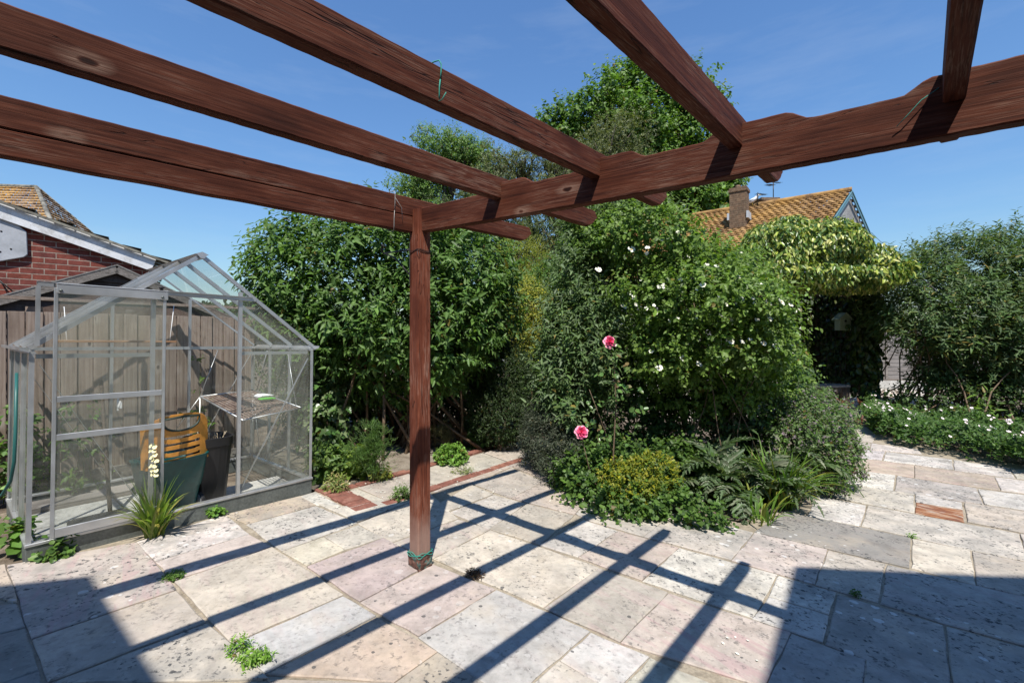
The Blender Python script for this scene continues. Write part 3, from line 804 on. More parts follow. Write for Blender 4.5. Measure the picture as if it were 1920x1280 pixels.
# ---------------------------------------------------------------- pergola
PB = Vector((-0.602, 2.9568, 0)); PB.z = g(PB.x, PB.y)
TP, TB = 0.7415, 2.2336
U = Vector((math.sin(TP), math.cos(TP), 0)); V = Vector((math.sin(TB), math.cos(TB), 0))
pergola = thing("pergola", "red brown stained timber pergola on a square post over the patio", "pergola", PB)
def frame_M(origin, xdir, slope=0.0):
    x = Vector((xdir.x, xdir.y, slope)).normalized(); z = Vector((0,0,1)); y = z.cross(x).normalized(); z = x.cross(y)
    m = Matrix((x, y, z)).transposed().to_4x4(); m.translation = origin
    return m
def beam_obj(name, prof_top, prof_bot, thick, Mw, material, seed=0, label=None):
    """beam along local x: polylines of the top and bottom edge (x,z); thickness centred on local y"""
    rng = np.random.default_rng(seed)
    n = len(prof_top)
    mb = MB(); vs = []
    for (xt, zt), (xb, zb) in zip(prof_top, prof_bot):
        wy = 0.0015*math.sin(xt*2.1 + seed); ty = 0.0
        c = 0.005
        for sgn in (-1, 1):
            y = sgn*(thick/2 + ty) + wy
            yc = sgn*(thick/2 - c + ty) + wy
            vs += [(xb, yc, zb), (xb, y, zb + c), (xt, y, zt - c), (xt, yc, zt)]
    fs = []
    for i in range(n - 1):
        a, b = i*8, (i+1)*8
        for q in ((0,1),(1,2),(2,3),(3,7),(7,6),(6,5),(5,4),(4,0)):
            fs.append((a+q[0], a+q[1], b+q[1], b+q[0]))
    fs.append((0,1,2,3,7,6,5,4)); e = (n-1)*8
    fs.append(tuple(e + k for k in (4,5,6,7,3,2,1,0)))
    mb.add(vs, fs)
    me = mb.mesh(name, material); fixn(me)
    o = link(name, me, pergola, Matrix.Translation(-PB) @ Mw)
    if label: o['label'] = label
    return o
def lin(a, b, n):
    return [a + (b - a)*i/(n-1) for i in range(n)]
ZB, ZR, RD, BD = 2.1764, 2.2769, 0.118, 0.152
def sag(x, L, rng_amp): return -rng_amp*math.sin(math.pi*clamp(x/L, 0, 1))
POS = [0.0, 0.6567, 1.2604, 1.8709, 2.4889]
TH = 0.052
# front beam with ogee humps next to each rafter
def front_beam():
    xs = lin(-0.0, 3.3, 150); top, bot = [], []
    for x in xs:
        hump = 0
        for i, s in enumerate(POS[1:] + [3.1]):
            d = x - (s + TH/2)
            wl, wr = 0.14, 0.16
            if -wl - 0.08 < d < wr + 0.08:
                e = clamp((d + wl + 0.04)/0.08, 0, 1) if d < 0 else clamp((wr + 0.04 - d)/0.08, 0, 1)
                hump = max(hump, 0.040*(3*e*e - 2*e*e*e))
        r = 0.0006*math.sin(x*61) + 0.0005*math.sin(x*143 + 1)
        top.append((x, BD + hump + r)); bot.append((x, 0.0007*math.sin(x*83 + 2) - 0.010*math.sin(math.pi*clamp(x/2.6, 0, 1))))
    beam_obj("beam", top, bot, 0.055, frame_M(PB*0 + Vector((PB.x, PB.y, ZB)) + U*0.0 + V*0.045, V, -0.0209), M['pergola'], 1)
front_beam()
def rafter(i, s, back, ahead, z0, depth, tail=True):
    xs = lin(-back, ahead, 190); top, bot = [], []
    for x in xs:
        zt = depth + 0.0006*math.sin(x*57 + i); zb = 0.0006*math.sin(x*71 + 2*i)
        d = ahead - x
        if tail:
            if d < 0.035: zt -= 0.045*(1 - math.sqrt(max(0, 1 - ((0.035 - d)/0.035)**2)))
            if d < 0.11:
                e = 1 - d/0.11
                zb += 0.045*(3*e*e - 2*e*e*e) if d > 0.03 else 0.045 + 0.02*(1 - d/0.03)
        top.append((x, zt)); bot.append((x, zb))
    o = Vector((PB.x, PB.y, z0 - 0.0209*s)) + V*(s + TH/2)
    beam_obj("rafter", top, bot, TH, frame_M(o, U, 0.0150), M['pergola'], 10 + i)
rafter(0, -0.062, 3.3, 1.15, 2.2785, 0.117)
for i, s in enumerate(POS[1:], 1):
    rafter(i, s, 3.4, (0, 0.97, 0.73, 0.65, 0.49)[i], ZR + 0.0*s, RD)
# side beam under the first rafter
xs = lin(-3.3, -0.05, 60)
beam_obj("side_beam", [(x, 0.1005) for x in xs], [(x, 0.0015*math.sin(x*17)) for x in xs], 0.05, frame_M(Vector((PB.x, PB.y, ZB + 0.0005)) + V*(-0.036), U, 0.0150), M['pergola'], 30)
def post():
    mb = MB(); n = 24; w = 0.05; vs, fs = [], []
    rng = np.random.default_rng(3)
    for i in range(n):
        z = -0.02 + (ZB + 0.145 - PB.z + 0.02)*i/(n-1)
        c = 0.007; ww = w
        for sx, sy in ((1,1),(-1,1),(-1,-1),(1,-1)):
            a, b = (sx*ww, sy*(ww - c)), (sx*(ww - c), sy*ww)
            for p in ((a, b) if sx*sy > 0 else (b, a)): vs.append((p[0], p[1], z))
    for i in range(n-1):
        for k in range(8): fs.append((i*8+k, i*8+(k+1) % 8, (i+1)*8+(k+1) % 8, (i+1)*8+k))
    fs.append(tuple(range(7, -1, -1))); fs.append(tuple((n-1)*8 + k for k in range(8)))
    # stand the grain up: object x axis is vertical
    R = Matrix(((0,0,1,0),(0,1,0,0),(-1,0,0,0),(0,0,0,1)))
    mb.add([R @ Vector(v) for v in vs], fs)
    me = mb.mesh("post", [M['pergola'], M['stub']]); fixn(me)
    me.materials.clear(); me.materials.append(M['post'])
    o = link("post", me, pergola, Matrix(((U.x,-U.y,0,0),(U.y,U.x,0,0),(0,0,1,0),(0,0,0,1))) @ R.inverted())
    # rotten wrapped foot
    mb = MB(); vs, fs = [], []; n = 7
    for i in range(n):
        z = -0.03 + 0.125*i/(n-1)
        for sx, sy in ((1,1),(-1,1),(-1,-1),(1,-1)):
            for tt in (0, 0.34, 0.67):
                nx, ny = {(1,1):(-1,1),(-1,1):(-1,-1),(-1,-1):(1,-1),(1,-1):(1,1)}[(sx,sy)]
                x = sx + (nx - sx)*tt; y = sy + (ny - sy)*tt
                r = 0.0545 + float(rng.normal(0, 0.0025)) - (0.006 if i == 0 else 0)
                vs.append((x*r, y*r, z + float(rng.normal(0, .003))))
    for i in range(n-1):
        for k in range(12): fs.append((i*12+k, i*12+(k+1) % 12, (i+1)*12+(k+1) % 12, (i+1)*12+k))
    fs.append(tuple((n-1)*12 + k for k in range(12)))
    mb.add(vs, fs)
    ft = link("post_foot", fixn2(mb.mesh("post_foot", M['stub'])), pergola, Matrix(((U.x,-U.y,0,0),(U.y,U.x,0,0),(0,0,1,0),(0,0,0,1))))
    ft['label'] = "decayed brown post foot with flaking teal paint"
def fixn2(me):
    return fixn(me)
def post_mats():
    M['post'] = M['pergola'].copy(); M['post'].name = "post_timber"; t = NT(M['post'])
    # worn pale patch low down on the post (follows the timber: x runs down from the base)
    c = t.new("ShaderNodeTexCoord"); sx = t.new("ShaderNodeSeparateXYZ"); t.l.new(c.outputs["Object"], sx.inputs[0])
    src = t.bsdf.inputs["Base Color"].links[0].from_socket
    n = t.noise(c.outputs["Object"], 9, 5, 0.6)
    hgt = t.math('ADD', t.math('ABSOLUTE', sx.outputs[0]), t.math('MULTIPLY', t.math('SUBTRACT', n, 0.5), 0.3))
    f = t.ramp(hgt, [(0.20, 0.75), (0.42, 0.0)])
    t.base(t.mix(f, t.mix(1.0, src, (1.75,1.75,1.8), 'MULTIPLY'), (0.30,0.20,0.16)))
    M['stub'] = mat("rotten_wood", 0.9); t = NT(M['stub']); c = t.coord("Object")
    n = t.noise(c, 28, 5, 0.7); v = t.voro(c, 32)
    t.base(t.mix(t.ramp(t.noise(c, 17, 3, 0.6), [(0.5, 0.0), (0.6, 0.8)]), t.ramp(n, [(0.3, (0.03,0.018,0.013)), (0.6, (0.15,0.065,0.045))]), (0.06,0.16,0.14)))
    t.bump(t.math('ADD', n, v), 0.9, 0.012)
post_mats()
post()

# twine, wires and the rusted bracket tied to the timbers
def loop_round(name, centre, xd, yd, zd, hx, hz, material, r, label, cat, tails=()):
    mb = MB(); pts = []
    for a in range(0, 21):
        t = a/20*2*math.pi
        pts.append(centre + xd*(hx*clamp(1.35*math.cos(t), -1, 1)) + Vector((0,0,1))*(hz*clamp(1.35*math.sin(t), -1, 1)) + yd*(0.004*math.sin(3*t)))
    mb.tube(pts, r, 5)
    for tl in tails: mb.tube([centre + Vector(q) for q in tl], r*0.8, 4)
    o = obj(name, mb, material); tag(o, label, cat); return o
rc = Vector((PB.x, PB.y, ZR - 0.0209*POS[2] + RD/2)) + V*(POS[2] + TH/2)
loop_round("twine", rc - U*0.98, V, U, None, TH/2 + 0.004, RD/2 + 0.004, M['twine'], 0.0022, "green twine looped round the third rafter from the left", "twine", [[(0,0,-RD/2-0.003), (0.03,-0.03,-RD/2-0.012), (0.045,-0.035,-RD/2+0.01)], [(-.01,0,-RD/2-0.003), (-0.03,-0.01,-RD/2-0.015), (-0.05,-0.02,-RD/2-0.006)]])
ra = Vector((PB.x, PB.y, ZB + 0.11)) + V*(-0.036)
loop_round("wire_loop", ra - U*0.19, V, U, None, 0.033, 0.123, M['grey_wire'], 0.002, "grey wire looped round the side beam next to the post", "wire", [[(.03,-.03,.08), (.06,.02,0.03), (.065,.02,-.05)]])
re_ = Vector((PB.x, PB.y, ZR - 0.0209*POS[4] + 0.03)) + V*(POS[4] - 0.01)
mb = MB(); mb.tube([re_ + Vector((0,0,.02)) - U*.03, re_ - V*.04 - U*.045 + Vector((0,0,-.01)), re_ - V*.075 - U*.045 + Vector((0,0,-.05)), re_ - V*.1 - U*.04 + Vector((0,0,-.075))], 0.0016, 4)
tag(obj("twine", mb, M['twine']), "short frayed end of twine beside the rightmost rafter", "twine")
mb = MB()
for k, zz in enumerate((0.085, 0.094, 0.101)):
    ring = []
    for a in range(0, 33):
        t = a/32*2*math.pi + k
        ring.append(PB + U*(0.0575*clamp(1.4*math.cos(t), -1, 1)) + V*(0.0575*clamp(1.4*math.sin(t), -1, 1)) + Vector((0,0,zz + 0.008*math.sin(5*t + k*2))))
    mb.tube(ring, 0.0022, 4)
tag(obj("twine", mb, M['twine']), "teal twine wound round the foot of the post", "twine")
# black hanging-basket bracket with tie wire
bk = thing("basket_bracket", "black metal bracket wired to the left face of the post", "bracket", PB + Vector((0,0,1.75)) - V*0.055)
mb = MB(); c0 = PB - U*0.052 - V*0.035
top = c0 + Vector((0,0,2.11)); lowp = c0 + Vector((0,0,1.84)); 
mb.bar(top, lowp, 0.012, 0.006, 0, (1,0,0))
obj("back_plate", mb, M['wire'], bk)
tip = Vector((top.x, top.y, 0)) - V*0.25 - U*0.02 + Vector((0,0, 2.125))
mb = MB(); mb.tube([c0 + Vector((0,0,2.065)), tip - Vector((0,0,.06))], 0.005, 6); mb.tube([c0 + Vector((0,0,1.90)), (c0 + Vector((0,0,1.90))).lerp(tip, .55), tip - Vector((0,0,.055))], 0.006, 6)
for k in range(3):
    mb.tube([tip + Vector((0.0,0,-.06)), tip + Vector((-.015,0.012*(k-1),-.03)), tip + Vector((-.005,0.02*(k-1),0.0)), tip + Vector((.012,.01*(k-1),-.02))], 0.006, 6)
obj("arm", mb, M['wire'], bk)
mb = MB()
for k, zz in enumerate((2.05, 2.058)):
    ring = []
    for a in range(0, 25):
        t = a/24*2*math.pi
        ring.append(PB + U*(0.0535*clamp(1.4*math.cos(t), -1, 1)) + V*(0.0535*clamp(1.4*math.sin(t), -1, 1)) + Vector((0,0,zz + 0.004*math.sin(3*t + k))))
    mb.tube(ring, 0.0018, 4)
e = PB - U*0.054 + V*0.04 + Vector((0,0,2.054))
mb.tube([e, e + Vector((.004,-.006,-.03)), e + Vector((.012,-.006,-.055)), e + Vector((.018,-.004,-.03)), e + Vector((.012,0,0))], 0.0016, 4)
obj("tie_wire", mb, M['wire'], bk)

# ---------------------------------------------------------------- house behind the camera (casts the shade at the picture's bottom corners)
def house():
    U2, V2 = Vector((0.612, 0.791, 0)), Vector((0.788, -0.615, 0)); He = 5.0
    def up(px, py):
        p = gnd(px, py); k = He - p.z
        return Vector((p.x + 0.0261*k, p.y - 0.5878*k, 0))
    CR, CL = up(1502, 1072), up(150, 1092)
    h = thing("house", "red brick house with tiled gables that shades the near patio", "house", (CR.x, CR.y, 0))
    # inner corner
    A = np.array([[V2.x, U2.x], [V2.y, U2.y]]); b = np.array([CR.x - CL.x, CR.y - CL.y])
    s, t = np.linalg.solve(A, b)
    def wing(c, along, gable_dir, ln, span):
        """c: eave corner; along: direction of the eave away from the gable end; gable_dir: direction across the gable"""
        rise = span/2*1.0
        e0 = c; e1 = c + gable_dir*span; r = c + gable_dir*span/2
        z = Vector((0,0,1))
        mb = MB(); th = z*0.12
        P = [e0 + z*He, r + z*(He + rise), e1 + z*He]
        Q = [p + along*ln for p in P]
        vs = P + Q + [p + th for p in P] + [q + th for q in Q]
        mb.add(vs, [(0,1,4,3),(1,2,5,4),(6,9,10,7),(7,10,11,8),(0,6,7,1),(1,7,8,2),(0,3,9,6),(2,8,11,5),(3,4,10,9),(4,5,11,10)])
        obj("roof", mb, M['tile_brown'], h)
        ins = 0.28
        a0 = e0 + along*ins + gable_dir*ins; a1 = e1 + along*ins - gable_dir*ins
        mb = MB(); b0 = a0 + along*(ln - 2*ins); b1 = a1 + along*(ln - 2*ins); ra = (a0 + a1)/2; rb = (b0 + b1)/2
        zt = He + ins*1.0 - 0.02; zr = He + rise - 0.02; zb = -0.3
        vs = [a0 + z*zb, a0 + z*zt, ra + z*zr, a1 + z*zt, a1 + z*zb, b0 + z*zb, b0 + z*zt, rb + z*zr, b1 + z*zt, b1 + z*zb]
        mb.add(vs, [(0,1,2,3,4),(9,8,7,6,5),(0,5,6,1),(3,8,9,4),(1,6,7,2),(2,7,8,3)])
        obj("wall", mb, M['brick'], h)
    wing(CR, -U2, V2, 9.5, 5.6)
    wing(CL, V2, -U2, float(s) + 1.0, 5.6)
house()

# ---------------------------------------------------------------- greenhouse
GW, GD, GP, GE, GR = 1.834, 1.311, 0.0916, 1.324, 2.046
GM = Matrix(((FR.x, SD.x, 0, GO.x), (FR.y, SD.y, 0, GO.y), (0, 0, 1, GO.z), (0, 0, 0, 1))) @ Matrix.Rotation(math.atan(0.013), 4, 'Y')
gh = thing("greenhouse", "small aluminium framed glass greenhouse with its sliding door open", "greenhouse", M=GM)
I4 = Matrix.Identity(4)
def gobj(name, mb, material, parent=None, bev=0, label=None):
    o = obj(name, mb, material, parent or gh, I4, bev)
    if label: o['label'] = label
    return o
def greenhouse():
    # plinth of folded galvanised sheet
    mb = MB(); t = 0.035
    mb.box((0, -0.004, -0.04), (GW, t, GP)); mb.box((0, GD - t, -0.04), (GW, GD, GP))
    mb.box((0.001, t + .001, -0.04), (t, GD - t - .001, GP - .001)); mb.box((GW - t, t + .001, -0.04), (GW - .001, GD - t - .001, GP - .001))
    gobj("plinth", mb, M['galv'], bev=0.003)
    mb = MB(); mb.box((-0.006, -0.012, GP + .001), (GW + 0.006, 0.045, GP + 0.02)); mb.box((-0.006, GD - 0.045, GP + .001), (GW + 0.006, GD + 0.006, GP + 0.02))
    mb.box((-0.006, 0.046, GP + .001), (0.04, GD - 0.046, GP + 0.019)); mb.box((GW - 0.04, 0.046, GP + .001), (GW + 0.006, GD - 0.046, GP + 0.019))
    gobj("sill", mb, M['alu'], bev=0.002)
    pz = GP + 0.021
    for x, y in ((0.018, 0.018), (GW - 0.018, 0.018), (0.018, GD - 0.018), (GW - 0.018, GD - 0.018)):
        mb = MB(); sx = 1 if x < 1 else -1; sy = 1 if y < .5 else -1
        mb.box((min(x - sx*.018, x + sx*.006), y - .003 - sy*.014, pz), (max(x - sx*.018, x + sx*.006), y + .003 - sy*.014, GE - 0.001)); mb.box((x - .003 - sx*.014, min(y - sy*.010, y + sy*.018), pz), (x + .003 - sx*.014, max(y - sy*.010, y + sy*.018), GE - 0.002))
        gobj("corner_post", mb, M['alu'])
    a = math.atan2(GR - GE, GW/2)
    def bars(name, segs, w_, h_, up=(0,0,1), m='alu'):
        mb = MB()
        for p, q in segs: mb.bar(p, q, w_, h_, 0, up)
        return gobj(name, mb, M[m])
    # eaves gutters and ridge
    for x, s in ((0.0, -1), (GW, 1)):
        mb = MB()
        mb.prism([(x, GE - .02), (x + s*.042, GE - .006), (x + s*.046, GE + .016), (x + s*.042, GE + .016), (x + s*.038, GE), (x, GE - .008)], -0.025, GD + 0.025)
        mb.box((min(x, x - s*.03), 0.0, GE - .03), (max(x, x - s*.03), GD, GE - .021))
        gobj("gutter", mb, M['alu'])
    mb = MB(); mb.prism([(GW/2 - .045, GR + .012), (GW/2, GR + .032), (GW/2 + .045, GR + .012), (GW/2 + .03, GR + .004), (GW/2 + .012, GR - .02), (GW/2 - .012, GR - .02), (GW/2 - .03, GR + .004)], -0.02, GD + 0.02)
    gobj("ridge", mb, M['alu'])
    up = (0, 1, 0)
    for y in (0.006, GD - 0.006):
        for x0 in (0.0, GW):
            o = 0.02
            bars("gable_bar", [((x0, y, GE + .008), (GW/2, y, GR + .006))], 0.028 if y < .5 else .016, 0.020 if y < .5 else .014, (0,1,0))
    for y in (GD/3 , GD*2/3):
        for x0 in (0.0, GW):
            bars("glazing_bar", [((x0, y, GE + .014), (GW/2, y, GR + .010))], 0.014, 0.032)
    for y in (GD/3, GD*2/3):
        for x in (0.012, GW - 0.012):
            bars("glazing_bar", [((x, y, pz), (x, y, GE - .022))], 0.020, 0.024, (1,0,0))
    # front: jambs, gable bar, braces
    for x in (0.622, 1.206):
        zt = GE + (x if x < GW/2 else GW - x)*(GR - GE)/(GW/2) - .01
        bars("door_jamb", [((x, 0.014, pz), (x, 0.014, zt - .02 if x > 1 else 1.72))], 0.026, 0.024, (0,1,0))
    bars("gable_rail", [((0.515, 0.002, 1.73), (1.318, 0.002, 1.73))], 0.022, 0.03, (0,1,0))
    bars("eaves_rail", [((0.03, 0.03, GE - .045), (0.61, 0.03, GE - .045))], 0.003, 0.028); bars("eaves_rail", [((1.22, 0.03, GE - .045), (GW - .04, 0.03, GE - .045))], 0.003, 0.028)
    bars("brace", [((1.80, 0.034, GE - .10), (1.225, 0.034, pz + .01))], 0.003, 0.022, (0,1,0))
    bars("brace", [((0.05, 0.034, GE - .10), (0.61, 0.034, pz + .01))], 0.003, 0.022, (0,1,0))
    # back frame
    for x in (0.622, 1.22):
        zt = GE + (x if x < GW/2 else GW - x)*(GR - GE)/(GW/2)
        bars("glazing_bar", [((x, GD - .015, pz), (x, GD - .015, zt - .012))], 0.022, 0.024, (0,1,0))
    bars("back_rail", [((0.03, GD - .03, GE - .02), (GW - .03, GD - .03, GE - .02))], 0.003, 0.028)
    bars("brace", [((0.03, GD - .036, GE - .06), (0.62, GD - .036, pz + .01))], 0.003, 0.022, (0,1,0))
    bars("brace", [((GW - .03, GD - .036, GE - .06), (1.21, GD - .036, pz + .01))], 0.003, 0.022, (0,1,0))
    bars("brace", [((GW - .04, 0.05, GE - .06), (GW - .04, GD*2/3, pz + .02))], 0.003, 0.018, (1,0,0))
    # glass
    def pane(name, pts, m='glass', th=0.003):
        P = [Vector(p) for p in pts]; n = (P[1]-P[0]).cross(P[2]-P[0]).normalized()*th
        mb = MB(); mb.add(P, [tuple(range(len(P)))])
        return gobj(name, mb, M[m])
    yf, yb = 0.022, GD - 0.022
    zx = lambda x: GE + (x if x < GW/2 else GW - x)*(GR - GE)/(GW/2)
    pane("pane", [(0.03, yf, pz), (0.61, yf, pz), (0.61, yf, 1.70), (0.50, yf, zx(0.5) - .012), (0.03, yf, zx(.03) - .012)], 'glass_clear')
    pane("pane", [(1.219, yf, pz), (GW - .03, yf, pz), (GW - .03, yf, GE - .0), (1.219, yf, zx(1.219) - .012)], 'glass')
    pane("pane", [(0.53, yf, 1.748), (1.30, yf, 1.748), (GW/2, yf, GR - .012)], 'glass_clear')
    for a_, b_ in ((0.03, 0.61), (0.634, 1.208), (1.232, GW - .03)):
        pts = [(b_, yb, pz), (a_, yb, pz), (a_, yb, zx(a_) - .012)] + ([(GW/2, yb, GR - .012)] if a_ < GW/2 < b_ else []) + [(b_, yb, zx(b_) - .012)]
        pane("pane", pts, 'glass_clear')
    ys = [0.03, GD/3 - .011, GD/3 + .011, GD*2/3 - .011, GD*2/3 + .011, GD - .03]
    for i in (0, 2, 4):
        for x in (0.014, GW - 0.014):
            pane("pane", [(x, ys[i], pz), (x, ys[i+1], pz), (x, ys[i+1], GE - .03), (x, ys[i], GE - .03)], 'glass')
        for x0, s in ((0.0, 1), (GW, -1)):
            pane("roof_pane", [(x0 + s*.004, ys[i], GE + .016), (x0 + s*.004, ys[i+1], GE + .016), (GW/2 - s*.012, ys[i+1], GR + .004), (GW/2 - s*.012, ys[i], GR + .004)], 'glass_roof')
    # overhead rail and the sliding door
    rail = MB(); rail.prism([(-0.001, -0.034), (-0.001, 0.012), (-0.02, 0.012), (-0.024, -0.034)], 0, 1)
    Rr = Matrix(((0,1,0,0),(1,0,0,-0.014),(0,0,1,1.735),(0,0,0,1)))
    mb = MB(); mb.box((0.025, -0.016, 1.722), (0.11, -0.012, 1.752)); mb.box((0.70, -0.016, 1.722), (1.29, -0.012, 1.752)); mb.box((0.025, -0.030, 1.748), (1.29, -0.012, 1.752)); mb.box((0.03, -0.028, 1.722), (0.1, -0.024, 1.744))
    gobj("door_rail", mb, M['alu'])
    bars("rail_strut", [((0.032, -0.022, GE + .02), (0.032, -0.022, 1.722))], 0.022, 0.012, (0,1,0))
    d = gobj("door", (lambda m: (m.box((0.101, -0.046, pz + .012), (0.1205, -0.028, 1.715)), m.box((0.6675, -0.046, pz + .012), (0.686, -0.028, 1.715)), m.box((0.121, -0.044, pz + .010), (0.667, -0.030, pz + .068)),
        m.box((0.121, -0.044, 0.985), (0.667, -0.030, 1.022)), m.box((0.121, -0.044, 0.742), (0.667, -0.030, 0.780)), m.box((0.112, -0.052, 1.682), (0.695, -0.029, 1.742)), m.box((0.112, -0.055, 1.7421), (0.695, -0.029, 1.747)))[0] and m or m)(MB()), M['alu'], bev=0.002, label="aluminium sliding door pushed open to the left")
    for z0, z1 in ((pz + .069, 0.741), (0.781, 0.984), (1.023, 1.681)):
        mb = MB(); mb.add([(0.121, -0.037, z0), (0.667, -0.037, z0), (0.667, -0.037, z1), (0.121, -0.037, z1)], [(0,1,2,3)])
        obj("door_pane", mb, M['glass'], d, I4)
    for x in (0.13, 0.66): mb = MB(); mb.tube([(x, -0.058, 1.70), (x, -0.052, 1.70)], 0.009, 8); obj("bolt", mb, M['galv'], d, I4)
    mb = MB(); mb.tube([(0.655, -0.040, 1.752), (0.655, -0.040, 1.775)], 0.011, 8); mb.tube([(0.64, -0.05, 1.77), (0.67, -0.05, 1.77)], 0.006, 6)
    obj("roller", mb, M['rubber'], d, I4)
greenhouse()
# concrete floor inside
mb = MB()
for i, (a, b) in enumerate(((0.04, 0.60), (0.612, 1.20), (1.212, GW - .04))):
    for j, (c, e) in enumerate(((0.04, 0.62), (0.632, GD - .04))):
        if i == 2 and j == 1: continue
        mb.box((a, c, -0.03), (b, e, 0.012 + 0.003*((i + j) % 2)))
o = obj("greenhouse_floor", mb, M['concrete'], None, GM, 0.004); tag(o, "pale concrete slabs floor inside the greenhouse", None, None, "structure")
mb = MB(); mb.box((0.04, 1.02, 0.013), (1.2, 1.26, 0.06)); 
tag(obj("plank", mb, M['grey_timber'], None, GM, 0.004), "grey timber plank along the greenhouse back wall on the floor", "plank")
# staging of wire mesh hung from tubes
def staging():
    st = thing("staging_table", "wire mesh staging table in the right side of the greenhouse", "table", M=GM @ Matrix.Translation((1.42, 0.30, 0)))
    cs = [Vector(p) for p in ((-0.14, -0.18, .70), (0.37, -0.18, .75), (0.37, 0.90, .84), (-0.13, 0.90, .815))]
    mb = MB()
    for i in range(4): mb.tube([cs[i], cs[(i+1) % 4]], 0.008, 6)
    obj("frame", mb, M['alu'], st, I4)
    mb = MB(); nx, ny = 16, 30
    for i in range(1, nx): mb.bar(cs[0].lerp(cs[1], i/nx), cs[3].lerp(cs[2], i/nx), 0.006, 0.004)
    for j in range(1, ny): mb.bar(cs[0].lerp(cs[3], j/ny) - Vector((0,0,.003)), cs[1].lerp(cs[2], j/ny) - Vector((0,0,.003)), 0.006, 0.004)
    obj("wire_mesh", mb, M['rusty'], st, I4)
    for i in (2, 3):
        mb = MB(); mb.tube([Vector((cs[i].x, cs[i].y, 0)), cs[i]], 0.006, 6); obj("leg", mb, M['alu'], st, I4)
    for p, q in ((cs[1] + Vector((0,.1,0)), Vector((.385, .15, 1.28))), (cs[2] - Vector((0,.1,0)), Vector((.385, .6, 1.28))), (cs[3], Vector((.05, .98, 1.28))), (cs[3], Vector((-.3, 1.0, .5))), (cs[2], Vector((.38, .72, .12)))):
        mb = MB(); mb.tube([p, q], 0.004, 5); obj("stay", mb, M['alu'], st, I4)
M['rusty'] = noisy("rusty_wire", [(0.10,0.06,0.045), (0.28,0.20,0.16), (0.42,0.38,0.34)], 18, 0.7, 0.1, 60)
staging()
mb = MB()
mb.prism([(1.60, .805), (1.68, .800), (1.75, .804), (1.74, .816), (1.68, .82), (1.61, .816)], 0.55, 0.63)
tag(obj("seed_tray", mb, M['lime_plastic'], None, GM, 0.004), "bright green plastic scrap lying on the mesh staging", "tray")
mb = MB(); mb.prism([(1.62, .815), (1.72, .82), (1.78, .83), (1.72, .845), (1.65, .848), (1.61, .83)], 0.64, 0.76)
tag(obj("plastic_cup", mb, M['white_plastic'], None, GM, 0.012), "white plastic pot on its side on the mesh staging", "pot")
# hanging plank shelf on white brackets
sh = thing("hanging_shelf", "thin brown plank shelf hung across the greenhouse back", "shelf", M=GM @ Matrix.Translation((0.8, 1.08, 1.36)))
mb = MB(); mb.box((-0.56, -.05, 0), (0.24, .05, 0.018)); obj("board", mb, M['plank'], sh, I4, 0.002)
for p, q in (((0.20, 0, .02), (0.27, .16, .36)), ((-.5, 0, .02), (-.5, .16, .30))):
    mb = MB(); mb.tube([p, q], 0.003, 5); obj("hanger", mb, M['white_plastic'], sh, I4)
for x in (0.66, 0.06):
    mb = MB(); mb.prism([(0, 0), (.012, 0), (.012, .12), (0, .12)], GD - .05, GD - .03, 0, Matrix.Translation((x, 0, 0.74))); mb.prism([(0, 0.03), (.012, 0.03), (.012, .09), (0, .045)], GD - .16, GD - .05, 0, Matrix.Translation((x, 0, 0.74)))
    tag(obj("shelf_bracket", mb, M['white_plastic'], None, GM), "white bracket on the greenhouse back bar " + ("seen through the open doorway" if x > .5 else "seen through the closed part of the door"), "bracket")
# rake leaning inside
rk = thing("garden_tool", "dark long handled garden tool leaning behind the greenhouse door", "tool", M=GM @ Matrix.Translation((0.42, 0.5, 0.02)))
mb = MB(); mb.tube([(0.06, -0.05, 0.02), (0.12, 0.72, 1.0)], 0.014, 8); obj("handle", mb, M['dark_timber'], rk, I4)
mb = MB(); mb.box((-.18, -.22, 0), (.16, -.04, 0.05)); mb.box((-.15, -.05, 0.02), (.15, .0, 0.045)); obj("head", mb, M['rubber'], rk, I4, 0.006)

